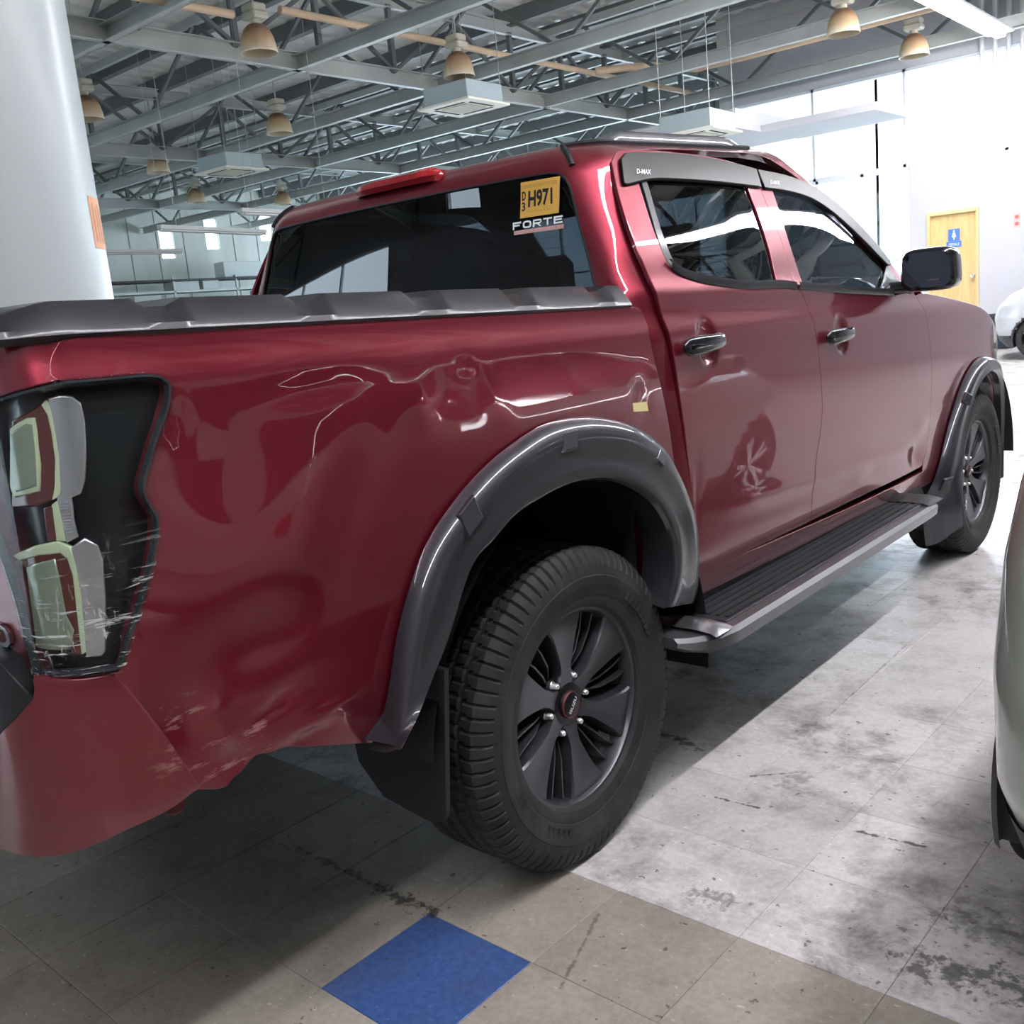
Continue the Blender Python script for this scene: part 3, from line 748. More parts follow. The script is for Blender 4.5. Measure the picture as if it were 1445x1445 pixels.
shell_out = [(2.31, .50), (2.31, 1.235), (3.0, 1.235), (3.0, 1.80), (-3.0, 1.80), (-3.0, 1.235), (-2.31, 1.235), (-2.31, .50)]
_t = []
rear_lower = np.array(shell_out)
cab = panel('cab_shell', CABF, rear_lower, PAINT, truck, step=.026, holes=[inset(door_open, .002), np.array([(-a, b) for a, b in inset(door_open, .002)]), rear_glass, np.array(wsg), np.array([(-a, b) for a, b in wsg])], thick=.02, lip=.0015)
rg = panel('rear_window', CABF, rear_glass, PRIV, truck, step=.05, off=-.004, thick=.004, gap=-.004, lip=.0005)
for s_ in (1, -1):
    panel('windscreen', CAB0, np.array(wsg), WSGL, truck, step=.06, off=-.004, thick=.004, gap=-.004, lip=.0005, mirror=s_ < 0)
# black ceramic border and seal round the rear window
sl = inset(rear_glass, .010); P1, N1, _, _ = frame(CABF, rear_glass[:, 0], rear_glass[:, 1])
e_ = inset(rear_glass, -.003); e2 = inset(rear_glass, .012)
def ringp(poly, off): P, N, _, _ = frame(CABF, poly[:, 0], poly[:, 1]); return P+N*off
rgl = rear_glass if area2(rear_glass) > 0 else rear_glass[::-1]
loft_obj('window_seal', [ringp(inset(rgl, d), o) for d, o in ((-.004, .0005), (-.002, .003), (.006, .003), (.010, -.002))], BLACKP, rg, closed=True)
# roof skin
ringU = np.linspace(0, 3, 181); RG = CAB0(ringU, 1.80); ang = np.arctan2(RG[:, 0], RG[:, 1]-1.15); rho = np.hypot(RG[:, 0], RG[:, 1]-1.15)
o_ = np.argsort(ang); ang, rho = ang[o_], rho[o_]
ZR0 = 1.68+.11*(1-math.sin(R(27.5)))
def ROOFS(x, y):
    x = np.asarray(x, float); y = np.asarray(y, float); k = np.hypot(x, y-1.15)/np.interp(np.arctan2(np.abs(x), y-1.15), ang, rho)
    z = ZR0+.040*(1-k*k)-PITCHK*y+.070*(y-.45)
    z = z+.006*(sst(.05, .07, np.abs(np.abs(x)-.28))-1)*sst(1.0, .8, k)          # two shallow pressed channels
    return np.stack([x, y, z], -1)
ro = np.array([(p[0], p[1]) for p in RG[::3]]+[(-p[0], p[1]) for p in RG[::-3]][1:-1])
panel('roof', ROOFS, ro, PAINT, truck, step=.045, thick=.01, lip=.0003, gap=-.001)
# roof ditch strips, rails
for s_ in (1, -1):
    yy = np.linspace(.50, 1.72, 40)
    q = [CAB0(np.full(1, u), np.full(1, 1.768))[0] for u in np.linspace(.70, 2.12, 44)]
    q = [CAB0(np.full(1, .66), np.full(1, t))[0] for t in np.linspace(1.675, 1.76, 5)]+q
    q = np.array(q); b = MB(); b.tube(q+np.array([0, 0, .001]), .009, 6); b.v = [(x*s_, y, z) for x, y, z in b.v]; b.build('roof_ditch_strip', BLACKP, truck, angle=50)
    rl = np.array([CAB0(np.full(1, u), np.full(1, 1.785))[0] for u in np.linspace(.72, 2.1, 40)])
    h_ = .024*sst(0, 5, np.arange(40))*sst(39, 33, np.arange(40))+.004
    w = .018
    cs = [rl+np.stack([np.full(40, dx), np.zeros(40), h_*f+dz], -1) for dx, f, dz in ((-w, .0, 0), (-w, 1, -.004), (-w*.5, 1, .004), (w*.5, 1, .004), (w, 1, -.006), (w*1.2, .0, 0))]
    loft_obj('roof_rail', cs, GREY, truck, s_ < 0, 40)
# high brake light pod on the rear roof edge
b = MB(); cur = []
def pod(x):
    e = (1-abs(x/.19)**5)**.5 if abs(x) < .19 else 0.
    P, N, da, db = frame(CABF, np.array(np.sign(x)*1e-6+x/.565*.6), np.array(1.755)); P = P.reshape(3)
    y0 = P[1]; z0 = P[2]-.010
    return np.array([(x, y0-.038*e-.004, z0-.012), (x, y0-.050*e-.002, z0+.002), (x, y0-.044*e, z0+.020*e), (x, y0-.010, z0+.032*e), (x, y0+.05, z0+.030*e), (x, y0+.06, z0+.0)])
xs = np.linspace(-.19, .19, 41)
bl = loft_obj('high_brake_light', [pod(x) for x in xs], mat('brake_light_red', (.30, .012, .018), rough=.15, coat=1.), truck, angle=35)
cur = [pod(x)*1. for x in np.linspace(.115, .183, 12)]; cur = [c+np.array([0, -.0015-.0012*(k % 2), .0012+.001*(k % 2)]) for k, c in enumerate(cur)]
loft_obj('ribbed_lens', [c[1:4] for c in cur], REDLENS, bl, angle=10)
# ------------------------------------------------------------------ wheels
def make_wheel(name, phase):
    w = empty(name)      # hub at origin, outer face towards +X
    # tyre: carcass profile (radius, x) then tread relief
    prof = [(.236, .098), (.243, .112), (.262, .121), (.290, .129), (.315, .131), (.338, .127), (.352, .120), (.360, .113)]
    nA = 480; ang_ = np.arange(nA)*2*math.pi/nA
    rows = [(r, np.full(nA, r), np.full(nA, x)) for r, x in prof]
    P_ = 80; ph = (ang_*P_/(2*math.pi)+.08) % 1.
    V = []; K = 0
    def row(r, x): V.append(np.stack([np.broadcast_to(x, (nA,)), r*np.cos(ang_), r*np.sin(ang_)], -1))
    for r, x in prof[:3]: row(r, x)
    row(.268, .1205); row(.2695, .1225); row(.290, .129); row(.292, .1302); row(.315, .1315); row(.3165, .1300)
    sip = np.where((ph > .34) & (ph < .50), 1., 0.)
    row(.338-.002*sip, .1275-.002*sip); row(.355-.006*sip, .1215-.004*sip); row(.367-.008*sip, .113-.003*sip); row(.374-.008*sip, .105)
    for x, grv, shift in ((.098, 0, .0), (.082, 0, .05), (.070, 0, .1), (.066, 1, 0), (.058, 1, 0), (.054, 0, .3), (.030, 0, .45), (.026, 1, 0), (.018, 1, 0), (.014, 0, .6), (-.014, 0, .7),
                          (-.018, 1, 0), (-.026, 1, 0), (-.030, 0, .5), (-.054, 0, .35), (-.058, 1, 0), (-.066, 1, 0), (-.070, 0, .1), (-.098, 0, 0), (-.112, 0, 0)):
        zz = .5*np.abs(((ang_*P_/(2*math.pi)*.5) % 1.)-.5)*.012
        s2 = np.where((((ph+shift) % 1.) > .30) & (((ph+shift) % 1.) < .48), 1., 0.)
        crown = .382-.10*(max(abs(x)-.03, 0))**2*4
        row(crown-(.008 if grv else 0.)-.0065*s2*(0 if grv else 1), x+zz)
    for r, x in ((.36, -.122), (.315, -.131), (.262, -.121), (.236, -.10)): row(r, x)
    A = np.vstack(V); n = nA; m_ = len(V)
    Fq = [(i*n+k, (i+1)*n+k, (i+1)*n+(k+1) % n, i*n+(k+1) % n) for i in range(m_-1) for k in range(n)]
    b = MB(); b.add(A, Fq); b.build('tyre', RUBBER, w, angle=32)
    # raised sidewall lettering blocks
    b = MB()
    for k in range(20):
        a0 = R(200+k*4.2) if k < 12 else R(20+(k-12)*4.2)
        if k in (5, 6): continue
        V4 = [(.1292+dx, rr*math.cos(a0+da), rr*math.sin(a0+da)) for dx in (-.002, .0016) for rr, da in ((.278, 0), (.302, 0), (.302, .045), (.278, .045))]
        b.add(V4, [(4, 5, 6, 7), (0, 1, 5, 4), (1, 2, 6, 5), (2, 3, 7, 6), (3, 0, 4, 7)])
    tag(b.build('sidewall_marking', RUBBER, w), kind='stuff')
    # rim barrel and lip
    b = MB(); b.lathe([(.205, -.09), (.218, -.02), (.222, .06), (.226, .092), (.231, .100), (.238, .101), (.242, .097), (.242, .085)], 96, 'x'); rim = b.build('rim', RIM, w, angle=30)
    b = MB(); b.lathe([(.0, .015), (.10, .02), (.21, .03), (.222, .06)], 64, 'x'); b.build('rim_pocket', RIMD, w, angle=40)
    # six broad blades
    def blade(a):
        n_ = 16; top = []
        for i in range(n_):
            f = i/(n_-1); r = .052+(.229-.052)*f
            hw = np.interp(f, [0, .13, .27, .55, .84, 1], [.50, .27, .20, .235, .27, .31])       # half angle in rad
            x = np.interp(f, [0, .2, .5, .85, 1], [.066, .072, .080, .090, .092])
            sk = .06*f
            cols = []
            for g in (-1.0, -.97, -.90, -.45, 0, .45, .90, .97, 1.0):
                th = a+sk+g*hw; dx = -.055 if abs(g) == 1. else (-.006 if abs(g) > .95 else 0.)
                cols.append((x+dx-.004*(1-abs(g))*f, r*math.cos(th), r*math.sin(th)))
            top.append(np.array(cols))
        V_, F_ = strip_loft(top); bb = MB(); bb.add(V_, F_); return bb.build('spoke', RIM, w, angle=28)
    first = blade(phase+R(30))
    for k in range(1, 6):
        c = first.copy(); COL.objects.link(c); c.parent = w; c.rotation_euler = (k*R(60), 0, 0)
    # two thin fins in each of the six pockets
    for k in range(6):
        for da in (-.10, .10):
            b = MB()
            th = phase+k*R(60)+.05+da
            V_ = []
            for r, x, dth in ((.090, .050, -.3*da), (.13, .066, 0), (.18, .074, .02), (.222, .078, .05)):
                for ww, dx in ((-.0055, -.04), (-.0022, 0), (.0022, 0), (.0055, -.04)):
                    t = th+dth; V_.append((x+dx, r*math.cos(t)-ww*math.sin(t), r*math.sin(t)+ww*math.cos(t)))
            b.add(V_, [(i*4+j, i*4+j+1, i*4+j+5, i*4+j+4) for i in range(3) for j in range(3)]+[(12, 13, 14, 15)]); b.build('pocket_fin', RIM, w)
    # hub, lug nuts, cap
    b = MB(); b.lathe([(.0, .066), (.050, .066), (.062, .060), (.078, .045), (.080, .02)], 48, 'x'); b.build('hub', RIMD, w, angle=40)
    b = MB(); b.lathe([(.0, .073), (.005, .0725), (.0080, .069), (.0088, .058), (.0115, .055), (.0115, .045)], 12, 'x', (0, .0, 0)); nut = b.build('lug_nut', SILVER, w, angle=40)
    for k in range(6):
        o = nut if k == 0 else nut.copy()
        if k: COL.objects.link(o); o.parent = w
        t = phase+k*R(60)+R(2); o.location = (.0, .070*math.cos(t), .070*math.sin(t))
    b = MB(); b.lathe([(.0, .0805), (.020, .080), (.029, .077), (.033, .071), (.034, .062)], 40, 'x'); cap = b.build('hub_cap', RIMD, w, angle=30)
    b = MB(); b.lathe([(.0300, .0764), (.0312, .0772), (.0325, .0730)], 40, 'x'); b.build('hub_cap_ring', mat('cap_red_ring', (.16, .03, .03), rough=.4), w, angle=40)
    V_, F_ = fit_text('ISUZU', .043, .0095, offset=.02); rot = phase+R(48)
    V3 = []
    for x, y, _ in V_:
        u, v = x-.0215, y-.00475; V3.append((.0812-(u*u+v*v)*2, u*math.cos(rot)-v*math.sin(rot), u*math.sin(rot)+v*math.cos(rot)))
    mesh('hub_cap_lettering', V3, F_, WHITE, w)
    return w
WR = make_wheel('rear_wheel', R(2)); WR.parent = truck; WR.location = (.785, 0, .382)
def wheel_copy(src, loc, rx, left, name):
    c = dup(src, truck, loc); c.name = name; c.rotation_euler = (rx, 0, math.pi if left else 0); return c
wheel_copy(WR, (.785, 3.125, .382), R(-13), False, 'front_wheel')
wheel_copy(WR, (-.785, 0, .382), R(20), True, 'rear_wheel')
wheel_copy(WR, (-.785, 3.125, .382), R(40), True, 'front_wheel')

# ------------------------------------------------------------------ tail lamps
def lens_scratched():
    m = glass_mat('scratched_lens', (.86, .88, .89), .015, 1.33)
    out = m.node_tree.nodes['Material Output']; prev = out.inputs[0].links[0].from_socket
    geo = nd(m, 'ShaderNodeNewGeometry'); sp = nd(m, 'ShaderNodeSeparateXYZ'); lk(m, geo.outputs['Position'], sp.inputs[0])
    mp = nd(m, 'ShaderNodeMapping'); mp.inputs['Scale'].default_value = (11, 11, 150); mp.inputs['Rotation'].default_value = (.16, .16, 0); lk(m, geo.outputs['Position'], mp.inputs[0])
    n1 = noise(m, mp.outputs[0], 1.2, 5., .65, .6); s1 = ramp(m, n1, [(.575, 0.), (.63, 1.)])
    mp2 = nd(m, 'ShaderNodeMapping'); mp2.inputs['Scale'].default_value = (40, 40, 14); mp2.inputs['Rotation'].default_value = (.7, .4, 0); lk(m, geo.outputs['Position'], mp2.inputs[0])
    n2 = noise(m, mp2.outputs[0], 1.2, 5., .7, 1.2); s2 = ramp(m, n2, [(.60, 0.), (.66, .7)])
    zz = nd(m, 'ShaderNodeMapRange'); zz.inputs[1].default_value = 1.06; zz.inputs[2].default_value = .90; lk(m, sp.outputs[2], zz.inputs[0])
    fac = math_n(m, 'MULTIPLY', math_n(m, 'MAXIMUM', s1, s2), math_n(m, 'MULTIPLY', zz.outputs[0], .85))
    df = nd(m, 'ShaderNodeBsdfDiffuse'); df.inputs[0].default_value = (.7, .72, .73, 1)
    mx = nd(m, 'ShaderNodeMixShader'); lk(m, fac, mx.inputs[0]); lk(m, prev, mx.inputs[1]); lk(m, df.outputs[0], mx.inputs[2]); lk(m, mx.outputs[0], out.inputs[0])
    return m
LENSX = lens_scratched()
lamp_left = [tuple(p) for p in T_side([(47, 950), (25, 858), (7, 801)])]+[(-1.300, 1.05), (-1.315, 1.13), (-1.300, 1.195), (-1.255, 1.217)]+[tuple(T_side([(0, 560)])[0])]
lamp_out = chain(T_side([(0, 560), (28, 551), (60, 543), (85, 537)]), T_side(lamp_top), T_side(lamp_side), T_side([(170, 946), (126, 952), (90, 954), (47, 950)]), lamp_left)
q4 = lambda L: [(x*.2768, 400+y*.2768) for x, y in L]
q5 = lambda L: [(x*.3597, 700+y*.3597) for x, y in L]
LAMP_BITS = [
    ('reflector_bar', SILVER, [(66, 563), (83, 559), (102, 560.5), (113.5, 569), (119, 594), (120.4, 635), (117.6, 677), (111, 696), (97, 701), (82, 702), (83, 693), (82, 649), (76, 608), (70.6, 580)], -.012),
    ('light_guide', LAMPGRN, [(57, 567), (69, 577), (76, 610), (82, 649), (82.5, 693), (76, 700), (69, 707), (74, 690), (76, 649), (70.6, 610), (65, 585), (55, 570)], -.013),
    ('brown_lens', LAMPBRN, [(1, 598), (30, 585), (55, 571), (65, 586), (70, 611), (76, 650), (75, 690), (70, 703), (40, 713), (1, 717)], -.016),
    ('reverse_lamp_frame', LAMPGRN, [(1, 608), (28, 594), (37, 592), (41, 630), (44, 660), (43, 693), (6, 702), (1, 690)], -.013),
    ('reverse_lamp', LAMPREF, [(3, 615), (28, 602), (34, 601), (38, 640), (40, 686), (10, 694), (4, 684)], -.011),
    ('reflector_bar', SILVER, [(77, 705), (95, 702), (97, 736), (104, 759), (90, 766), (84.5, 736)], -.012),
    ('light_guide', LAMPGRN, [(68, 716), (77, 707), (84.5, 752), (86, 765), (74, 765)], -.013),
    ('brown_lens', LAMPBRN, [(54, 721), (67, 718), (73, 763), (58, 766)], -.014),
    ('reflector_bar', SILVER, [(99, 777), (119, 765), (137, 774), (144, 793), (147.5, 844), (146, 923), (142, 928), (119, 930), (117, 901), (111.5, 844), (104, 801)], -.012),
    ('light_guide', LAMPGRN, [(7, 788), (36, 777), (75, 770), (93, 777), (104, 801), (112, 844), (117, 923), (113, 927), (108, 880), (101, 815), (92, 790), (79, 781), (43, 784), (14, 792)], -.012),
    ('brown_lens', LAMPBRN, [(11, 797), (43, 786), (79, 782), (92, 792), (101, 819), (108, 880), (113, 927), (97, 927), (83, 873), (70, 795), (25, 804)], -.014),
    ('reverse_lamp', LAMPREF, [(25, 804), (68, 794), (83, 873), (95, 894), (88, 919), (40, 916)], -.012)]
for left in (False, True):
    tl = panel('tail_lamp', SIDE0, lamp_out, LAMPBLK, truck, step=.025, off=-.030, thick=.02, mirror=left, gap=.004)
    if not left: tl['label'] = 'scratched clear tail lamp with silver and pale green inserts'
    for nm, m_, px, of in LAMP_BITS:
        panel(nm, SIDE0, chain(*[T_side([px[i], px[(i+1) % len(px)]]) for i in range(len(px))]), m_, tl, step=.025, off=of, thick=.012, mirror=left, lip=.004)
    panel('clear_lens', SIDE0, lamp_out, LENSX if not left else LENS, tl, step=.02, off=.005, thick=.03, mirror=left, gap=.0025, lip=.004)
    lo_ = lamp_out if area2(lamp_out) > 0 else lamp_out[::-1]
    def lring(d, o): q = inset(lo_, d); P, N, _, _ = frame(SIDE0, q[:, 0], q[:, 1]); return P+N*o
    loft_obj('lens_edge', [lring(d, o) for d, o in ((.004, .0), (.006, .0035), (.013, .0035), (.017, -.008))], mat('lens_edge_grey', (.030, .036, .042), rough=.2, coat=.8) if not left else MATS['lens_edge_grey'], tl, left, closed=True)
    b = MB()
    for k in range(11):
        px0 = np.array([80+k*.9, 712+k*4.2]); px1 = px0+np.array([12.5, -1.5]); P = px_pts(SIDE0, T_side, [px0, px1], -.0105); b.tube(P, .0012, 4)
    if left: b.v = [(-x, y, z) for x, y, z in b.v]
    b.build('reflector_rib', SILVER, tl)

# ------------------------------------------------------------------ tailgate, bumper
def TG(a, h):
    a = np.asarray(a, float); h = np.asarray(h, float)
    s0 = YC-RC*math.pi/2-(XH(h)+taper(np.full_like(h, -1.3), h)-RC)
    P = SIDE0(s0+np.abs(a), h); P[..., 0] *= np.where(a < 0, -1., 1.); return P
def to_tg(L):
    L = np.asarray(L, float); h = L[:, 1]; s0 = YC-RC*math.pi/2-(XH(h)+taper(np.full_like(h, -1.3), h)-RC); return np.stack([L[:, 0]-s0, h], -1)
gR = chain(to_tg(T_side([(86, 481), (73, 505), (72, 525), (85, 536)])), to_tg(T_side([(85, 536), (60, 543), (28, 551), (0, 560)])), to_tg(np.array(lamp_left[::-1])), to_tg(np.array([lamp_left[0], (lamp_left[0][0]-.01, .80)])))
bt = gR[-1]
tg_out = np.vstack([gR, [(0.3, bt[1]), (-.3, bt[1])], gR[::-1]*np.array([-1, 1]), [(-.3, gR[0][1]), (.3, gR[0][1])]])
tgate = panel('tailgate', TG, tg_out, PAINT, truck, step=.04, gap=.004, thick=.03)
b = MB(); b.box(-.13, .13, -1.175, -1.14, 1.10, 1.17, .01); b.build('tailgate_handle', BLACKG, tgate)
V_, F_ = fit_text('D', .052, .036, offset=.03)
P0 = ony(17.5, 900, -1.157); V3 = [(P0[0]-.052+x, -1.157-.004, P0[2]-.018+y) for x, y, _ in V_]; n = len(V3)
me_b = MB(); me_b.add(V3+[(x, y+.006, z) for x, y, z in V3], [tuple(f) for f in F_]); emb = me_b.build('tailgate_letter', CHROME, tgate)
sm = emb.modifiers.new('thickness', 'SOLIDIFY'); sm.thickness = .006
T_bump = lambda px: invert(BUMP0, px, ((-1.7, -.7), (.42, .95)))
bl_ = [tuple(p) for p in T_bump([(48, 957), (47, 985), (22, 1012), (0, 1034)])]
bumpR = chain(T_bump([(48, 957), (100, 961), (160, 954)]), T_bump([(160, 954), (205, 1008), (240, 1054), (262, 1085), (281, 1113)]), T_bump([(281, 1113), (272, 1118), (240, 1141), (180, 1170), (120, 1196), (70, 1208), (35, 1207), (2, 1198)]),
              [tuple(T_bump([(2, 1198)])[0]), (-1.62, .50)], [(-1.62, .50), (-1.62, .74)], [(-1.62, .74), bl_[-1]], bl_[::-1])
for left in (False, True):
    bp = panel('rear_bumper_corner', BUMP0, bumpR, PAINT, truck, step=.025, thick=.03, mirror=left, lip=.004)
    tp = [tuple(p) for p in T_bump([(46, 985), (24, 961), (0, 937)])]; blk = chain([tp[0], bl_[2]], [bl_[2], bl_[3]], [bl_[3], (-1.62, .745)], [(-1.62, .745), (-1.62, .865)], [(-1.62, .865), (tp[2][0], min(tp[2][1], .865))], [(tp[2][0], min(tp[2][1], .865)), tp[0]])
    panel('bumper_step_pad', BUMP0, blk, BLACKP, truck, step=.04, thick=.05, mirror=left, off=.002)
    b = MB(); p0, p1 = onx(238, 1130, .86), onx(262, 1130, .86); b.box(.80, .862, min(p0[1], p1[1]), max(p0[1], p1[1]), p0[2]-.03, p0[2]+.06, .006)
    if left: b.v = [(-x, y, z) for x, y, z in b.v]
    b.build('bumper_bracket', mat('bracket_dark_red', (.10, .010, .014), rough=.5), bp)
b = MB(); b.box(-.42, .42, -1.235, -1.03, .56, .86, .02); b.build('rear_step_bumper', BLACKP, truck)

# ------------------------------------------------------------------ bed cover
yt = np.array([-1.16, -1.06, .33]); zt_ = np.array([onx(50, 438, .855)[2]-.02, onx(95, 421, .855)[2], onx(886, 401, .855)[2]])
def ztop(y): return np.interp(y, yt, zt_)
notches = []
for u0, u1, v in ((190, 262, 420), (402, 460, 413), (568, 620, 408), (706, 746, 405), (824, 856, 402)):
    notches.append((onx(u0, v, .855)[1], onx(u1, v, .855)[1]))
ys = [-1.189, -1.186, -1.18, -1.172, -1.162, -1.15, -1.135, -1.118, -1.10, -1.08, -1.06]
for a, c in notches: ys += [a-.001, a+.030, c-.022, c+.001]
ys += [.325]; ys = sorted(ys)
secs = []
for y in ys:
    Pb = SIDE0(np.array(max(y, -1.06)), np.array(1.300)); z0 = Pb[2]; x0 = Pb[0]+.004
    e = sst(-1.19, -1.05, y)**.6; dn = 0.
    for a, c in notches:
        if a+.02 < y < c-.015: dn = .012
    zt = z0+.010+(ztop(max(y, -1.06))-z0-.010)*e-dn
    xs_ = x0-.06*(1-e)
    dz = zt-z0
    half_ = [(xs_-.01, z0-.006), (xs_+.001, z0+.004), (xs_-.004, z0+.014 if dz > .02 else z0+.006), (xs_-.030-.01*(dn > 0), zt-.010*e), (xs_-.040-.012*(dn > 0), zt-.001), (xs_-.056-.012*(dn > 0), zt), (.5, zt+.004), (0.02, zt+.008)]
    secs.append(np.array([(x, y, z) for x, z in half_]+[(-x, y, z) for x, z in half_[::-1]]))
cov = loft_obj('bed_cover', secs, GREYF, truck, angle=24, caps=False)
b = MB(); b.box(-.86, .86, .30, .315, .62, 1.27); b.box(-.44, .44, -1.08, .30, .80, .83); b.build('cargo_bed', BLACKP, truck)

# ------------------------------------------------------------------ running boards, mud flaps, sills, mirrors
for left in (False, True):
    sg = -1 if left else 1
    secs = []
    for y, sc_, ex in ((.335, .15, -.09), (.36, .55, -.055), (.42, .92, -.012), (.50, 1, 0), (1.2, 1, 0), (2.02, 1, 0), (2.10, .98, -.004), (2.17, .8, -.05), (2.20, .3, -.10)):
        zc = .432-.006*(y-.4)*0; o = 1.045+ex
        pr = [(.80, zc+.014), (.86, zc+.026), (.90, zc+.024), (o-.040, zc+.022), (o-.012, zc+.020), (o, zc+.008), (o-.004, zc-.024*sc_), (o-.035, zc-.040*sc_), (.84, zc-.036*sc_), (.80, zc-.02*sc_)]
        pr = [(.80+(x-.80)*max(sc_, .25) if x < o-.05 else x, z) for x, z in pr]
        secs.append(np.array([(x*sg, y, z) for x, z in pr]))
    V_, F_ = strip_loft(secs, True); n = len(secs[0]); F_ += [tuple(range(n)), tuple((len(secs)-1)*n+k for k in range(n))[::-1]]
    b = MB(); b.add(V_, F_); st = b.build('running_board', STEPAL, truck, angle=30)
    b = MB(); b.box(sg*.83, sg*1.005, .50, 2.05, .452, .4585, .002) if sg > 0 else b.box(-1.005, -.83, .50, 2.05, .452, .4585, .002); b.build('tread_mat', mat('step_tread_black', (.018, .018, .022), rough=.5) if not left else MATS['step_tread_black'], st)
    b = MB()
    for k in range(6):
        x = .85+k*.028; b.bar((sg*x, .53, .4600), (sg*x, 2.02, .4600), .010, .004)
    b.build('tread_rib', BLACKP, st)
    for y0, y1, m_ in ((2.02, 2.17, BLACKP), (.39, .48, STEPAL)):
        b = MB(); cs = []
        for y in np.linspace(y0, y1, 7):
            f = (y-y0)/(y1-y0); hh = .026*math.sin(math.pi*(.15+.7*f)); cs.append(np.array([(sg*x, y, .452+hh*k) for x, k in ((.82, .3), (.85, 1), (.98, 1), (1.02, .6), (1.036, 0))]))
        loft_obj('board_end_cap', cs, m_, st, angle=40)
    for y in (.62, 1.25, 1.9): b = MB(); b.bar((sg*.60, y, .48), (sg*.9, y, .41), .04, .03); b.build('board_bracket', BLACKP, st)
    b = MB(); b.box(min(sg*.79, sg*.85), max(sg*.79, sg*.85), .50, 2.56, .44, .64); b.build('inner_sill', BLACKP, truck)
    # black sill cladding
    sl_ = [(.50, .500), (1.4, .500), (2.40, .515), (2.52, .46), (2.3, .425), (.52, .425), (.47, .47)]
    panel('sill_cladding', SIDE0, np.array(sl_), BLACKP, truck, step=.06, off=.001, thick=.04, mirror=left)
    # mud flaps
    for yy, x0, x1, zb, ztp, cut in ((-.475, .64, .885, .295, .66, .06), (2.655, .62, .925, .20, .56, .05)):
        pts = [(x1+(.08 if yy < 1 else .02), ztp), (x1+.004, zb+.03), (x1-.01, zb+.01), (x1-.06, zb), (x0+cut, zb+.02), (x0, zb+.09), (x0, ztp)]
        b = MB(); b.prism(pts, -.006, .006, lambda a, c, d: (sg*a, yy+d-.10*(c-.45)*(1 if yy < 1 else .5), c)); b.build('mud_flap', BLACKP, truck)
    # door mirror
    fd = [o for o in truck.children if o.name.startswith('front_door')][1 if left else 0]
    c0 = ony(1310, 380, 2.10); secs = []
    for f, sx, sz, dx in ((0, .60, .55, .015), (.10, .88, .85, .006), (.3, 1, .98, 0), (.75, 1.0, 1.0, 0), (.95, .96, .95, 0), (1., .90, .88, 0)):
        y = 2.085+.11*(1-f); hw, hh = .093*sx, .078*sz
        ring = []
        for t in np.linspace(0, 2*math.pi, 33)[:-1]:
            ct, st_ = math.cos(t), math.sin(t); k = (abs(ct)**5+abs(st_)**5)**(-1/5)
            ring.append((sg*(c0[0]+dx+hw*ct*k*(1-.05*st_)), y+.015*ct, c0[2]+hh*st_*k+.006*ct*(1 if st_ > 0 else -1)*0))
        secs.append(np.array(ring))
    V_, F_ = strip_loft(secs, True); n = 32; F_ += [tuple(range(n)), tuple((len(secs)-1)*n+k for k in range(n))[::-1]]
    b = MB(); b.add(V_, F_); mh = b.build('door_mirror', BLACKG, fd, angle=50)
    g = secs[-1]; gc = g.mean(0); b = MB(); b.add([tuple(gc+(p-gc)*.93+np.array([0, -.002, 0])) for p in g], [tuple(range(n))]); b.build('mirror_glass', mat('mirror_glass', (.10, .11, .14), rough=.03, metal=1.) if not left else MATS['mirror_glass'], mh)
    b = MB(); b.bar((sg*(c0[0]+.00), 2.082, c0[2]-.038), (sg*(c0[0]+.045), 2.082, c0[2]-.038), .003, .006); b.build('mirror_accent', CHROME, mh)
    p1 = px_pts(SIDE0, T_side, [(1262, 408)])[0]; b = MB()
    b.tube([(sg*(p1[0]-.02), p1[1]-.02, p1[2]+.0), (sg*(p1[0]+.05), p1[1]-.01, p1[2]+.004), (sg*(c0[0]-.08), 2.15, c0[2]-.066)], [.028, .024, .020], 10); b.build('mirror_arm', BLACKG, mh, angle=50)
    tri = tr([(1240, 409), (1263, 413), (1267, 398), (1250, 374)], [(1250, 374), (1240, 409)])
    panel('mirror_sail', SIDE0, tri, BLACKG, fd, step=.04, off=.004, thick=.012, mirror=left)

# ------------------------------------------------------------------ stickers and lettering
def glass_patch(px4, name, m_, off):
    """quad of the rear glass between four photo pixels, subdivided to follow its curve"""
    c = np.array([T_cabf([p])[0] for p in px4]); n = 8; V = []
    for i in range(n+1):
        for j in range(n+1):
            u, v = i/n, j/n; q = c[0]*(1-u)*(1-v)+c[1]*u*(1-v)+c[2]*u*v+c[3]*(1-u)*v; P, N, _, _ = frame(CABF, q[:1], q[1:]); V.append((P+N*off).reshape(3))
    F_ = [(i*(n+1)+j, (i+1)*(n+1)+j, (i+1)*(n+1)+j+1, i*(n+1)+j+1) for i in range(n) for j in range(n)]
    b = MB(); b.add(V, F_); return b.build(name, m_, rg, recalc=False)
def glass_text(body, px4, m_, name, off, **kw):
    """px4: lower-left, lower-right, upper-right, upper-left pixels of the word"""
    c = np.array([T_cabf([p])[0] for p in px4]); V_, F_ = fit_text(body, 1., 1., **kw)
    q = c[0]*((1-V_[:, :1])*(1-V_[:, 1:2]))+c[1]*(V_[:, :1]*(1-V_[:, 1:2]))+c[2]*(V_[:, :1]*V_[:, 1:2])+c[3]*((1-V_[:, :1])*V_[:, 1:2])
    P, N, _, _ = frame(CABF, q[:, 0], q[:, 1]); return mesh(name, P+N*off, F_, m_, rg)
k = 180/1445; zz = lambda L: [(680+x*k, 230+y*k) for x, y in L]
stk = glass_patch(zz([(438, 632), (878, 565), (890, 150), (446, 226)]), 'conduction_sticker', YELSTK, .0025)
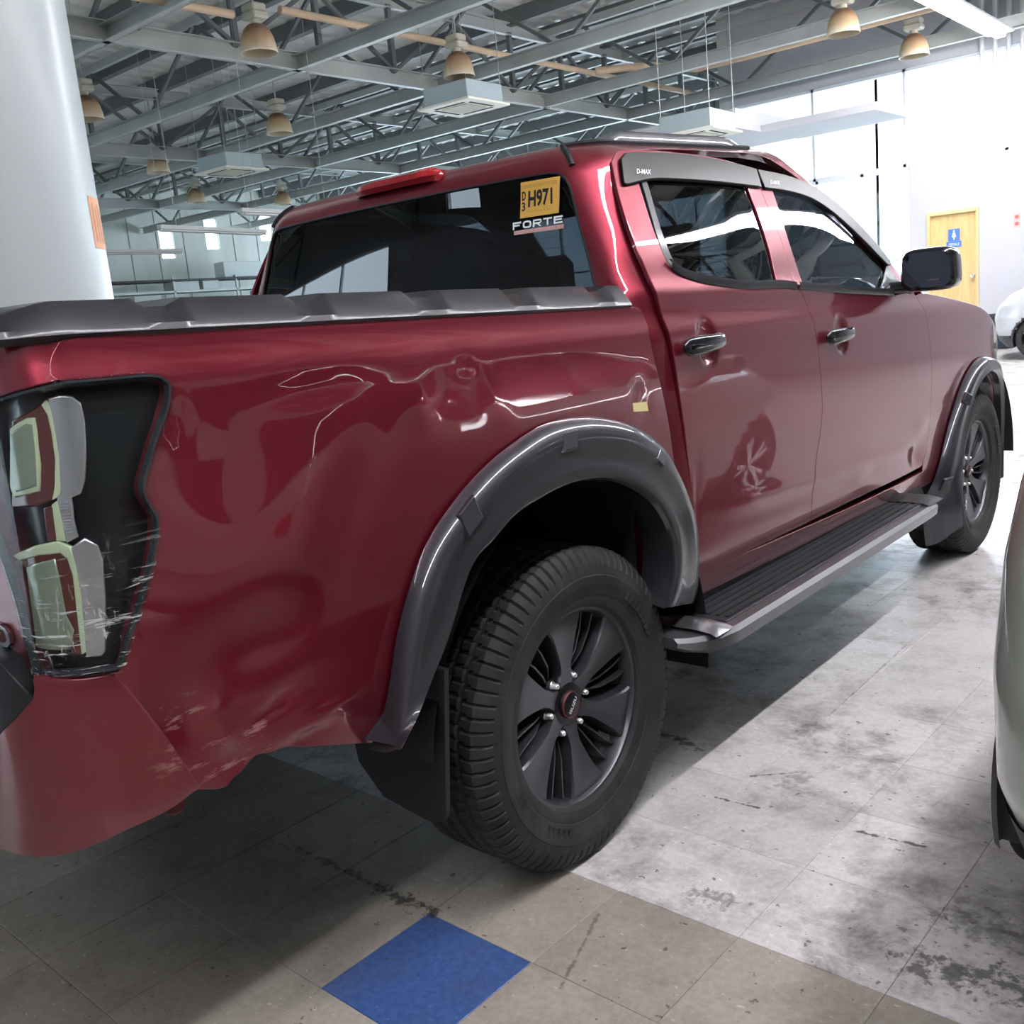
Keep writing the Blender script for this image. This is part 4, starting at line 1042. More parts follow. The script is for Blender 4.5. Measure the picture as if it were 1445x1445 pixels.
glass_text('CONDUCTION STICKER', zz([(455, 302), (862, 232), (862, 190), (455, 262)]), FAINT, 'sticker_heading', .0032)
glass_text('D', zz([(463, 435), (505, 425), (505, 320), (463, 330)]), INK, 'sticker_letter', .0032, offset=.03)
glass_text('3', zz([(460, 552), (500, 545), (500, 445), (460, 452)]), INK, 'sticker_letter', .0032, offset=.03)
glass_text('H971', zz([(530, 512), (808, 468), (806, 275), (535, 318)]), INK, 'sticker_number', .0032, offset=.035)
glass_text('LAND TRANSPORTATION OFFICE'[:0] or '- - - - - - - -', zz([(520, 560), (800, 520), (800, 512), (520, 552)]), FAINT, 'sticker_small_print', .0032)
# wide display lettering: F O R T E
def stroke_letters():
    t = .23
    def rect(x0, y0, x1, y1): return [(x0, y0), (x1, y0), (x1, y1), (x0, y1)]
    L = []
    L.append([rect(0, 0, t*.8, 1), rect(t*.8, 1-t, 1, 1), rect(t*.8, .42, .85, .42+t)])
    ring = []
    for f in (0, 1):
        rr = []
        for a in np.linspace(0, 2*math.pi, 29)[:-1]:
            c, s_ = math.cos(a), math.sin(a); kk = (abs(c)**3+abs(s_)**3)**(-1/3); w, h_ = (.5, .5) if f == 0 else (.5-t*.8, .5-t); rr.append((.5+w*c*kk, .5+h_*s_*kk))
        ring.append(rr)
    L.append([[ring[0][i], ring[0][(i+1) % 28], ring[1][(i+1) % 28], ring[1][i]] for i in range(28)])
    L.append([rect(0, 0, t*.8, 1), rect(t*.8, 1-t, .85, 1), rect(.85, .52, 1, .9), [(.85, 1-t), (.85, 1), (1, .88), (.97, .82)], rect(t*.8, .36, .88, .36+t), [(.48, .36), (.70, .36), (1, 0), (.78, 0)]])
    L.append([rect(0, 1-t, 1, 1), rect(.5-t*.4, 0, .5+t*.4, 1-t)])
    L.append([rect(0, 0, t*.8, 1), rect(t*.8, 1-t, 1, 1), rect(t*.8, .42, .9, .42+t), rect(t*.8, 0, 1, t)])
    return L
c = np.array([T_cabf([p])[0] for p in zz([(355, 765), (938, 676), (940, 590), (355, 680)])])
for i, polys in enumerate(stroke_letters()):
    V = []; F_ = []
    for poly in polys:
        b0 = len(V)
        for x, y in poly:
            X = (i+x*.84+.03)/5.0; q = c[0]*(1-X)*(1-y)+c[1]*X*(1-y)+c[2]*X*y+c[3]*(1-X)*y; P, N, _, _ = frame(CABF, q[:1], q[1:]); V.append((P+N*.0032).reshape(3))
        F_.append(tuple(range(b0, b0+len(poly))))
    mesh('dealer_letter', V, F_, WHITE, rg)
glass_patch(zz([(370, 820), (930, 742), (935, 692), (370, 775)]), 'dealer_strip', PINK, .0025)
glass_text('- SALES - SERVICE - PARTS -'[:0] or '. . . . : . . . . : .', zz([(390, 800), (910, 730), (910, 712), (390, 785)]), INK, 'dealer_strip_print', .0032)
b = MB()
for h in np.linspace(1.30, 1.62, 12):       # demister wires
    q = np.linspace(-.56, .56, 24); P, N, _, _ = frame(CABF, q, np.full(24, h)); b.tube(P-N*.009, .0006, 4)
tag(b.build('demister_wire', mat('demister_brown', (.12, .10, .09), rough=.6), rg), kind='stuff')
for d_, (u0, v0, u1, v1), nm in (([o for o in truck.children if o.name.startswith('rear_door')][0], (894, 249, 914, 242), 'D-MAX'), ([o for o in truck.children if o.name.startswith('front_door')][0], (1083, 263, 1096, 257), 'D-MAX')):
    V_, F_ = fit_text(nm, 1., 1., offset=.02); c = T_side([(u0, v0), (u1, v0+1), (u1, v1+1), (u0, v1)])
    q = c[0]*((1-V_[:, :1])*(1-V_[:, 1:2]))+c[1]*(V_[:, :1]*(1-V_[:, 1:2]))+c[2]*(V_[:, :1]*V_[:, 1:2])+c[3]*((1-V_[:, :1])*V_[:, 1:2])
    P, N, _, _ = frame(SIDE0, q[:, 0], q[:, 1]); mesh('deflector_lettering', P+N*.0125, F_, WHITE, d_)
# yellow inspection stub on the bed side
panel('yellow_inspection_sticker', SIDE, tr([(893, 569), (913, 567)], [(913, 567), (915, 580)], [(915, 580), (894, 581)], [(894, 581), (893, 569)]), mat('pale_yellow_sticker', (.75, .66, .32), rough=.5), truck, step=.02, off=.001, thick=.001, lip=.0003)

# ------------------------------------------------------------------ bonnet, nose, chassis, cabin
hy = [2.45, 2.8, 3.2, 3.55, 3.80]; hh_ = [1.292, 1.262, 1.205, 1.10, .99]
def HOODS(q, y):
    q = np.asarray(q, float); y = np.asarray(y, float); h = np.interp(y, hy, hh_); xe = XH(h)+taper(y, h)-.006
    return np.stack([q*xe, y, h-PITCHK*y+.065*(1-np.abs(q)**2.2)+.012*np.exp(-((np.abs(q)-.55)/.08)**2)], -1)
panel('bonnet', HOODS, np.array([(-1, 2.62), (1, 2.62), (1, 3.58), (.8, 3.80), (-.8, 3.80), (-1, 3.58)]), PAINT, truck, step=.06, thick=.03)
b = MB(); V = []
for z, d in ((.42, .05), (.50, 0), (.66, -.01), (.74, .05)):
    V.append(np.array([(x, 3.90-d-.34*abs(x/.84)**3.5, z) for x in np.linspace(-.84, .84, 25)]))
loft_obj('front_bumper', V, PAINT, truck, angle=40)
gr = loft_obj('grille', [np.array([(x, 3.86-.16*abs(x/.75)**3, z) for x in np.linspace(-.72, .72, 15)]) for z in (.72, .98)], BLACKP, truck)
for z in np.linspace(.76, .94, 5): b = MB(); b.tube([(x, 3.885-.16*abs(x/.75)**3, z) for x in np.linspace(-.66, .66, 13)], .012, 6); b.build('grille_bar', GREY, gr, angle=50)
b = MB(); b.box(-.60, .60, -1.0, 3.75, .60, .64); b.box(-.85, .85, .56, 2.55, .50, .54); b.build('floor_pan', BLACKP, truck)
for sg in (1, -1):
    b = MB(); b.box(.40*sg-.04, .40*sg+.04, -1.1, 3.7, .46, .60); b.build('chassis_rail', BLACKP, truck)
b = MB(); b.tube([(-.70, 0, .382), (.70, 0, .382)], .045, 12); b.lathe([(.0, -.14), (.10, -.12), (.15, 0), (.10, .12), (0, .14)], 20, 'y', (.0, 0, .382)); b.build('rear_axle', BLACKP, truck, angle=50)
b = MB(); b.lathe([(.0, -.09), (.20, -.10), (.34, -.09), (.36, 0), (.34, .09), (.2, .10), (0, .09)], 32, 'z', (0, -.72, .50)); b.build('spare_wheel', RUBBER, truck, angle=40)
b = MB(); b.box(-.78, .78, 2.30, 2.62, .85, 1.15, .03); b.build('dashboard', INTER, truck)
for sg in (1, -1):
    b = MB(); b.box(.36*sg-.25, .36*sg+.25, 1.45, 1.98, .70, .84, .04); s_ = b.build('front_seat', SEAT, truck)
    b = MB(); b.prism([(1.48, .80), (1.60, .80), (1.47, 1.36), (1.38, 1.36)], .36*sg-.24, .36*sg+.24, lambda a, c, d: (d, a, c)); b.build('seat_back', SEAT, s_)
    b = MB(); b.box(.36*sg-.12, .36*sg+.12, 1.33, 1.42, 1.38, 1.55, .03); b.build('headrest', SEAT, s_)
b = MB(); b.box(-.70, .70, .66, 1.15, .70, .86, .04); s_ = b.build('rear_seat', SEAT, truck)
b = MB(); b.prism([(.56, .80), (.70, .82), (.60, 1.30), (.50, 1.30)], -.68, .68, lambda a, c, d: (d, a, c)); b.build('seat_back', SEAT, s_)
for x in (-.42, .42): b = MB(); b.box(x-.12, x+.12, .53, .60, 1.31, 1.45, .025); b.build('headrest', SEAT, s_)
b = MB(); b.lathe([(.17, -.012), (.185, 0), (.17, .012), (.158, 0), (.17, -.012)], 32, 'y', (-.36, 2.18, 1.12)); b.build('steering_wheel', INTER, truck, angle=60)
b = MB(); b.box(-.84, .84, .45, 2.60, .56, .60); b.build('cabin_floor', INTER, truck)
# ------------------------------------------------------------------ the hall: floor
TS = .3048; TA, TOX, TOY = -.0216327, 1.343847, .508588
cT, sT = math.cos(TA), math.sin(TA)
def tile_xy(i, j): lx, ly = i*TS, -j*TS; return TOX+cT*lx-sT*ly, TOY+sT*lx+cT*ly
def floor_mat():
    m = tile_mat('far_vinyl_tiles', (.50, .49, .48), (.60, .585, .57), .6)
    geo = nd(m, 'ShaderNodeNewGeometry'); mp = nd(m, 'ShaderNodeMapping', vector_type='TEXTURE')
    mp.inputs['Location'].default_value = (TOX, TOY, 0); mp.inputs['Rotation'].default_value = (0, 0, TA); mp.inputs['Scale'].default_value = (TS, TS, 1); lk(m, geo.outputs['Position'], mp.inputs[0])
    sp = nd(m, 'ShaderNodeSeparateXYZ'); lk(m, mp.outputs[0], sp.inputs[0])
    ln = None; fl = []
    for k in range(2):
        fr = math_n(m, 'FRACT', sp.outputs[k]); d = math_n(m, 'ABSOLUTE', math_n(m, 'SUBTRACT', fr, .5)); g = math_n(m, 'GREATER_THAN', d, .496); ln = g if ln is None else math_n(m, 'MAXIMUM', ln, g)
        fl.append(math_n(m, 'FLOOR', sp.outputs[k]))
    wnz = nd(m, 'ShaderNodeTexWhiteNoise', noise_dimensions='2D'); cx = nd(m, 'ShaderNodeCombineXYZ'); lk(m, fl[0], cx.inputs[0]); lk(m, fl[1], cx.inputs[1]); lk(m, cx.outputs[0], wnz.inputs['Vector'])
    prev = bsdf(m).inputs['Base Color'].links[0].from_socket
    bei = math_n(m, 'LESS_THAN', sp.outputs[1], -2.)
    col = mixc(m, bei, prev, mixc(m, 1., prev, (.60, .55, .48), 'MULTIPLY'))
    v = math_n(m, 'ADD', .92, math_n(m, 'MULTIPLY', wnz.outputs['Value'], .10)); cb = nd(m, 'ShaderNodeCombineColor'); [lk(m, v, cb.inputs[k]) for k in range(3)]
    col = mixc(m, 1., col, cb.outputs[0], 'MULTIPLY'); col = mixc(m, math_n(m, 'MULTIPLY', ln, .5), col, (.08, .07, .06)); lk(m, col, bsdf(m).inputs['Base Color'])
    return m
b = MB(); b.box(-28.2, 16.2, -9.2, 24.2, -.12, -.0035); floor = tag(b.build('floor', floor_mat()), kind='structure')
cand = []
for i in range(-12, 9):
    for j in range(-24, 9):
        c = tile_xy(i+.5, j+.5); P = np.array([(*tile_xy(i+a, j+b_), 0.) for a, b_ in ((0, 0), (1, 0), (1, 1), (0, 1))])
        if ((P-CAM)@CF).min() < .3: continue
        q = project(P); ctr = q.mean(0)
        if -250 < ctr[0] < 1700 and 450 < ctr[1] < 1750:
            ar = abs(area2(q)); cov_ = (abs(c[0]) < .55 and -.8 < c[1] < 3.5)
            cand.append((ar*(.2 if cov_ else 1), i, j, c))
cand.sort(key=lambda t: -t[0])
def tile_mesh(m):
    h = TS/2-.0006; e = .0012; V = [(x, y, z) for z, k in ((-.0034, h), (-.0008, h), (0, h-e)) for x, y in ((-k, -k), (k, -k), (k, k), (-k, k))]
    Fq = [(a*4+k, a*4+(k+1) % 4, a*4+4+(k+1) % 4, a*4+4+k) for a in range(2) for k in range(4)]+[(8, 9, 10, 11)]
    me = bpy.data.meshes.new('floor_tile'); me.from_pydata(V, [], Fq); me.materials.append(m); me.update(); return me
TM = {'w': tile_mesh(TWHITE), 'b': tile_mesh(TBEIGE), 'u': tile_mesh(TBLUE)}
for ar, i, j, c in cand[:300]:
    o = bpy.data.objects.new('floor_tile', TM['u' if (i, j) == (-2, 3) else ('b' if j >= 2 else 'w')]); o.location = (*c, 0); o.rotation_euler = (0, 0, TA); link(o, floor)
    if (i, j) == (-2, 3): o['label'] = 'bright blue vinyl tile among beige ones'

# ------------------------------------------------------------------ walls and windows
def wall(name, m, *boxes):
    b = MB(); [b.box(*q) for q in boxes]; return tag(b.build(name, m), kind='structure')
YF = 16.5
# front wall: opaque right of the glazed shopfront, clerestory strip above
DX0, DX1, DZ = ony(1308, 300, YF)[0], ony(1382, 300, YF)[0], 2.32
WX0 = -3.95
wall('wall_front', WALLW, (WX0, DX0, YF, YF+.2, 0, 3.15), (DX1, 16.2, YF, YF+.2, 0, 3.15), (2.5, 16.2, YF, YF+.2, 3.15, 4.75), (DX0, DX1, YF, YF+.2, DZ, 3.15), (-7.3, 16.2, YF, YF+.2, 4.75, 6.6))
wall('wall_front_far', WALLG, (-28.2, -27, 24, 24.2, 0, 6.6), (-10, -7.3, 24, 24.2, 0, 6.6), (-27, -10, 24, 24.2, 4.4, 6.6), (-27, -10, 24, 24.2, 0, .3), (-7.5, -7.3, YF, 24.2, 0, 6.6))
lw = []
win = []
for (u, v0, v1) in ((236, 320, 366), (299, 308, 353), (374, 290, 341)):
    p = onx(u, (v0+v1)/2, -28); z1 = onx(u, v0, -28)[2]; z0 = onx(u, v1, -28)[2]; win.append((p[1]-.26, p[1]+.26, z0, z1))
segs = []; yprev = -9.2
for y0, y1, z0, z1 in win:
    lw += [(-28.2, -28, yprev, y0, 0, 6.6), (-28.2, -28, y0, y1, 0, z0), (-28.2, -28, y0, y1, z1, 6.6)]; yprev = y1
lw.append((-28.2, -28, yprev, 24.2, 0, 6.6)); wl_ = wall('wall_left', WALLG, *lw)
for k in range(34):
    y = -9+k*.98; b = MB(); b.box(-28.0, -27.985, y-.012, y+.012, 0, 6.5)
    if not any(w0-.1 < y < w1+.1 for w0, w1, _, _ in win): b.build('panel_joint', mat('joint_grey', (.2, .22, .21), rough=.8) if k == 0 else MATS['joint_grey'], wl_)
wall('wall_back', WALLW, (-28.2, -25, -9.2, -9, 0, 6.6), (-10.7, -8.4, -9.2, -9, 0, 6.6), (-7.3, 16.2, -9.2, -9, 0, 6.6), (-8.4, -7.3, -9.2, -9, 0, 5.2), (-8.4, -7.3, -9.2, -9, 5.75, 6.6), (-25, -10.7, -9.2, -9, 4.95, 6.6))
wall('wall_right', WALLG, (16.0, 16.2, -9.2, 16.7, 0, 6.6))
NW = [0]
def window(x0, x1, y0, y1, z0, z1, nm, nx, nz=1, fr=.05):
    """framed glazing in a wall lying along X or along Y"""
    NW[0] += 1; alongx = (x1-x0) > (y1-y0); w = empty('window_%d' % NW[0], ((x0+x1)/2, (y0+y1)/2, z0)); tag(w, kind='structure'); L0, L1 = (x0, x1) if alongx else (y0, y1)
    cx, cy = (x0+x1)/2, (y0+y1)/2
    def bx(a0, a1, c0, c1, d=.05):
        b = MB(); b.box(a0-cx, a1-cx, -d, d, c0-z0, c1-z0) if alongx else b.box(-d, d, a0-cy, a1-cy, c0-z0, c1-z0); return b
    bx(L0, L1, z0, z0+fr).build('window_frame', ALU, w); bx(L0, L1, z1-fr, z1).build('window_frame', ALU, w)
    for k in range(nx+1):
        a = L0+(L1-L0)*k/nx; bx(max(L0, a-fr/2), min(L1, a+fr/2), z0, z1).build('mullion', ALU, w)
    for k in range(1, nz):
        c = z0+(z1-z0)*k/nz; bx(L0, L1, c-fr/2, c+fr/2).build('transom', ALU, w)
    for k in range(nx):
        for q in range(nz):
            a0, a1 = L0+(L1-L0)*k/nx, L0+(L1-L0)*(k+1)/nx; c0, c1 = z0+(z1-z0)*q/nz, z0+(z1-z0)*(q+1)/nz
            bx(a0, a1, c0, c1, .003).build('pane', WINGL, w)
    return w
window(-25, -10.7, -9.15, -9.05, .05, 4.95, 'back shopfront', 6, 2); window(-8.4, -7.3, -9.15, -9.05, 5.2, 5.75, 'high', 1)
b = MB(); b.box(-60, 40, -50, -9.3, -.2, -.1); tag(b.build('ground', mat('asphalt', (.16, .17, .16), rough=.9)), kind='structure')
window(-7.3, 2.5, YF+.05, YF+.15, 3.15, 4.75, 'clerestory', 6)
window(-7.3, WX0, YF+.05, YF+.15, .05, 3.15, 'shopfront', 4, 2)

window(-27, -10, 24.05, 24.15, .3, 4.4, 'far', 7, 2)  # added window, unseen behind the truck, put in to light the left hall
for y0, y1, z0, z1 in win: window(-28.15, -28.05, y0, y1, z0, z1, 'slit', 1, 1, .04)
# gypsum soffit under the roof in front of the shopfront
b = MB(); p = ony(1037, 152, 14.); b.box(-12., p[0], 14., 16.4, 3.95, p[2]); tag(b.build('trim_1', WALLW), kind='structure')
b = MB(); b.box(p[0], -3.9, 14.9, 16.4, 3.93, 4.05); tag(b.build('trim_2', WALLW), kind='structure')
# toilet door with frame
d = empty('door_1', ((DX0+DX1)/2, YF, 0)); tag(d, kind='structure'); cx = (DX0+DX1)/2; hw = (DX1-DX0)/2
b = MB(); b.box(-hw+.05, hw-.05, .03, .07, .0, DZ-.06, .003); leaf = b.build('door_leaf', DOORW, d)
for x0, x1, z0, z1 in ((-hw, -hw+.055, 0, DZ), (hw-.055, hw, 0, DZ), (-hw+.055, hw-.055, DZ-.06, DZ)):
    b = MB(); b.box(x0, x1, -.03, .08, z0, z1, .005); b.build('door_frame', DOORF, d)
k = ony(1373.5, 389, YF); b = MB(); b.lathe([(.0, -.075), (.028, -.07), (.034, -.05), (.02, -.035), (.012, -.02), (.032, -.004), (.032, .03)], 20, 'y', (k[0]-cx, 0, k[2])); b.build('door_knob', SILVER, leaf, angle=40)
s1 = ony(1337.5, 324, YF); s2 = ony(1356, 348, YF)
sgn = empty('restroom_sign', (s1[0], YF-.005+.03, s2[2])); tag(sgn, 'blue restroom sign with white figure on the yellow door', 'sign')
w_, h_ = s2[0]-s1[0], s1[2]-s2[2]
b = MB(); b.box(0, w_*.88, -.006, .004, h_*.34, h_, .001); b.build('sign_plate', BLUESIGN, sgn); b = MB(); b.box(-.03, w_, -.008, .004, 0, h_*.33, .001); b.build('name_plate', BLUESIGN, sgn)
b = MB(); b.lathe([(0, -.0085), (h_*.05, -.0085), (h_*.05, -.006)], 16, 'y', (w_*.44, 0, h_*.88)); b.build('figure_head', WHITE, sgn)
b = MB(); b.prism([(w_*.36, h_*.80), (w_*.52, h_*.80), (w_*.60, h_*.56), (w_*.49, h_*.56), (w_*.49, h_*.42), (w_*.39, h_*.42), (w_*.39, h_*.56), (w_*.28, h_*.56)], -.0085, -.006, lambda a, c, e: (a, e, c)); b.build('figure_body', WHITE, sgn)
V_, F_ = fit_text('FEMALE', w_*.8, h_*.15); mesh('sign_lettering', [(x+w_*.06, -.0088, y+h_*.09) for x, y, _ in V_], F_, WHITE, sgn)
p0, p1 = ony(1430, 322, YF), ony(1440, 300, YF)
rs = empty('wall_notice', (p0[0], YF-.004, p0[2])); tag(rs, 'small red notice on the white wall beside the yellow door', 'notice'); w_, h_ = p1[0]-p0[0], p1[2]-p0[2]
b = MB(); b.box(0, w_, -.003, .003, 0, h_, .0008); b.build('notice_sheet', mat('notice_pink', (.85, .45, .42), rough=.6), rs)
for f in (.28, .74): b = MB(); b.lathe([(0, -.004), (w_*.3, -.004), (w_*.3, -.003)], 16, 'y', (w_*.5, 0, h_*f)); b.build('notice_mark', REDSIGN, rs)

# ------------------------------------------------------------------ roof
xs = np.arange(-28.2, 16.3, .1); V = []; F_ = []
for k, x in enumerate(xs):
    z = 6.36+(.035 if (k//1) % 4 in (1, 2) else 0.); V += [(x, -9.2, z), (x, 24.2, z)]
    if k: F_.append((2*k-2, 2*k, 2*k+1, 2*k-1))
ceil = tag(mesh('ceiling', V, F_, ROOF), kind='structure')
for k, y in enumerate(np.arange(-8.2, 24, 1.38)):
    b = MB(); b.box(-28, 16, y-.045, y+.045, 6.12, 6.36); b.box(-28, 16, y-.045, y+.095, 6.11, 6.12); b.build('purlin', STEELD, ceil)
def girder(x, y0, y1, lab):
    g = empty('roof_girder', (x, y0, 4.85)); tag(g, lab, 'roof truss', 'lattice girders running the length of the hall')
    L = y1-y0
    def ch(z0, z1, nm):
        b = MB(); b.box(-.005, .005, 0, L, z0, z1); b.box(-.005, .09, 0, L, z0, z0+.012); b.box(-.005, .09, 0, L, z1-.012, z1); return b.build(nm, STEEL, g)
    ch(0, .24, 'bottom_chord'); ch(1.10, 1.30, 'top_chord')
    n = int(round(L/1.4))
    for k in range(n):
        y = L*k/n; e = L*(k+1)/n; b = MB(); b.bar((.03, y, .2), (.03, y, 1.15), .075, .075); b.build('post', STEELD, g)
        b = MB(); b.bar((.03, y if k % 2 else e, .2), (.03, e if k % 2 else y, 1.15), .06, .05); b.build('diagonal', STEELD, g)
for x, lab in ((-9.3, 'lattice girder carrying the line of tan conduit and large cassette unit'), (-15.9, 'lattice girder running beyond the boxed cassette unit'), (-22.4, 'farthest lattice girder in front of the slit windows'), (4.6, 'lattice girder over the bay right of the truck'), (10.8, 'lattice girder over the outermost right bay')): girder(x, -8.8, 16.4 if x > -9 else 23.8, lab)
def joist(y, x0, x1, lab):
    g = empty('roof_joist', (x0, y, 4.85)); tag(g, lab, 'roof truss', 'cross trusses under the roof'); L = x1-x0
    b = MB(); b.box(0, L, -.004, .004, 0, .20); b.box(0, L, -.10, .004, 0, .010); b.box(0, L, -.10, .004, .19, .20); b.build('bottom_chord', STEEL, g)
    b = MB(); b.box(0, L, -.04, .04, 1.16, 1.28); b.build('top_chord', STEEL, g)
    n = int(round(L/1.65))
    for k in range(n):
        x = L*k/n; e = L*(k+1)/n; b = MB(); b.bar((x, .03, .1) if k % 2 else (e, .03, .1), (e, .03, 1.2) if k % 2 else (x, .03, 1.2), .05, .05, (0, 1, 0)); b.build('web_bar', STEELD, g)
GJ = 'grey-green cross truss spanning the hall under the roof'
for y, lab in ((-5.8, GJ), (-3.0, GJ), (-.3, GJ), (2.4, GJ), (5.0, 'cross truss meeting the white column side before the nearest bell lamp'), (7.8, 'cross truss passing right behind the nearest bell lamp'), (10.6, 'cross truss passing just behind the large cassette unit'),
               (13.35, 'cross truss seen just over the truck roof rail'), (16.0, 'cross truss along the top of the bright clerestory wall')): joist(y, -27.9, 15.9, lab)
for y, lab in ((19., 'distant cross truss in the far bay beyond the clerestory wall line'), (21.8, 'farthest cross truss near the far end wall')): joist(y, -27.9, -7.6, lab)
# conduits
def pipe(pts, r, lab, grp=None): b = MB(); b.tube(pts, r, 8); o = b.build('conduit_pipe', PIPE, angle=50); return tag(o, lab, 'pipe', grp)
pipe([(-8.42, 6.9, 5.30), (-8.42, 17.5, 5.30)], .05, 'long tan conduit pipe threaded past the roof lamps')
pipe([(-8.05, 1.5, 5.0), (-8.05, 5.9, 5.0)], .05, 'short tan conduit pipe ending beside the nearest bell lamp')
pipe([(-7.9, 13.0, 5.15), (-7.2, 13.6, 5.15), (-6.9, 14.6, 5.15), (-6.2, 14.85, 5.2), (-2.7, 14.85, 5.2)], .06, 'tan conduit pipe with an elbow running across to the bright windows')
for k in range(4):
    x = -2.75+k*.2; b = MB(); b.tube([(x, 16.42, 4.2-.06*k), (x, 16.42, 6.2)], .04, 8); tag(b.build('riser_pipe', ALU, angle=50), 'pale vertical riser pipe on the wall above the clerestory', 'pipe', 'riser pipes over the clerestory')

# ------------------------------------------------------------------ bell lamps
def bell_lamp():
    g = empty('bell_lamp'); 
    b = MB(); b.lathe([(.225, 0), (.228, .012), (.222, .03), (.213, .11), (.190, .20), (.155, .27), (.105, .32), (.07, .335), (.068, .329), (.10, .313), (.148, .265), (.183, .195), (.206, .108), (.217, .02), (.219, 0), (.225, 0)], 36); b.build('shade', BELL, g, angle=40)
    b = MB(); b.tube([(0, 0, .33), (0, 0, .39)], .06, 14); b.build('neck', CREAM, g, angle=40)
    for k, (w, z0, z1) in enumerate(((.135, .385, .47), (.125, .475, .56))):
        b = MB(); b.box(-w, w, -w*.8, w*.8, z0, z1, .02); b.build('ballast_box', CREAM, g)
    b = MB(); b.tube([(0, 0, .56), (0, 0, 1.72)], .012, 6); b.build('rod', STEEL, g)
    b = MB(); b.lathe([(0, .10), (.035, .12), (.05, .18), (.03, .27), (.02, .32)], 16); b.build('bulb', OFFTUBE, g, angle=50)
    return g
LP = [(366, 62, 'bell lamp with browned shade in front of a roof girder, beside tan conduit'), (648, 95, 'bell lamp with browned shade hanging above the ceiling cassette unit'), (395, 175, 'small bell lamp with browned shade hanging below a cross truss'),
      (224, 230, 'bell lamp half hidden behind a roof girder chord'), (278, 272, 'small distant bell lamp below the boxed cassette unit'), (400, 275, 'small distant bell lamp beside the truck roof'), (1190, 35, 'pale bell lamp in the haze of the bright windows'),
      (1290, 66, 'faint bell lamp washed out beside the bright light strip'), (125, 155, 'bell lamp with browned shade half hidden by the white column')]
proto = bell_lamp()
for k, (u, v, lab) in enumerate(LP):
    p = onz(u, v+14, 4.66); g = proto if k == 0 else dup(proto); g.location = (p[0], p[1], 4.66); tag(g, lab, 'lamp', 'bell lamps hung from the roof')

# ------------------------------------------------------------------ ceiling cassettes
def cassette():
    g = empty('ceiling_cassette')
    b = MB(); b.box(-.42, .42, -.42, .42, .035, .30, .01); b.build('casing', ACM, g)
    b = MB(); b.box(-.50, .50, -.50, .50, 0, .035, .01); b.build('fascia', ACW, g)
    b = MB(); b.box(-.24, .24, -.24, .24, -.008, .002); b.build('intake_grille', mat('grille_cream', (.52, .49, .38), rough=.6), g)
    for x0, x1, y0, y1 in ((-.28, .28, .31, .36), (-.28, .28, -.36, -.31), (.31, .36, -.28, .28), (-.36, -.31, -.28, .28)):
        b = MB(); b.box(x0, x1, y0, y1, -.003, .004); b.build('air_slot', DARKIN, g)
    for x in (-.4, .4):
        for y in (-.4, .4): b = MB(); b.tube([(x, y, .28), (x, y, 2.02)], .006, 5); b.build('hanger_rod', STEEL, g)
    return g
cp = cassette()
for k, (u, v, z, lab) in enumerate(((655, 153, 4.35, 'ceiling cassette air conditioner with grey casing over the truck roof'), (327, 244, 4.35, 'ceiling cassette air conditioner with pale box beside the bell lamps'), (985, 192, 3.65, 'ceiling cassette air conditioner behind the truck roof rail'))):
    p = onz(u, v, z); g = cp if k == 0 else dup(cp); g.location = (p[0], p[1], z); g.rotation_euler = (0, 0, R(3)); tag(g, lab, 'air conditioner', 'ceiling cassettes')

# ------------------------------------------------------------------ fluorescent fittings
def batten(lit, L=1.24, wide=.16):
    g = empty('fluorescent_fitting')
    b = MB(); b.prism([(-.035, .02), (-.04, .07), (.04, .07), (.035, .02)], -L/2, L/2, lambda a, c, d_: (a, d_, c)); b.build('reflector', BATTEN, g)
    for x in (-wide*.25, wide*.25): b = MB(); b.tube([(x, -L/2+.03, .0), (x, L/2-.03, .0)], .014, 8); b.build('tube', TUBE if lit else OFFTUBE, g, angle=50)
    for y in (-L*.35, L*.35): b = MB(); b.tube([(0, y, .06), (0, y, 1.68 if lit else 3.58)], .004, 4); b.build('hanger_rod', STEEL, g)
    return g
def diffuser_fitting(L=1.24):
    g = empty('fluorescent_fitting')
    b = MB(); b.box(-.08, .08, -L/2, L/2, .05, .085, .004); b.build('housing', ALU, g)
    b = MB(); b.prism([(-.032, .052), (-.026, .0), (.026, .0), (.032, .052)], -L/2+.012, L/2-.012, lambda a, c, d_: (a, d_, c)); b.build('diffuser', TUBE, g)
    for y in (-L*.35, L*.35): b = MB(); b.tube([(0, y, .08), (0, y, 1.68)], .004, 4); b.build('hanger_rod', STEEL, g)
    return g
bl = diffuser_fitting()
first = True
for x, z, y0, n, lab in ((-2.25, 4.70, 7.4, 7, 'lit fluorescent fitting in the bright strip near the clerestory'), (2.95, 4.70, -5.5, 16, 'lit fluorescent fitting in the strip over the right-hand bay')):
    for k in range(n):
        g = bl if first else dup(bl); first = False; g.location = (x, y0+k*1.26, z); g.scale = (2.4 if x < 0 else 1, 1, 1); tag(g, lab, 'light fitting', 'lit fluorescent fittings: '+('clerestory strip' if x < 0 else 'right-hand strip'))
bo = batten(False, 1.9, .16)
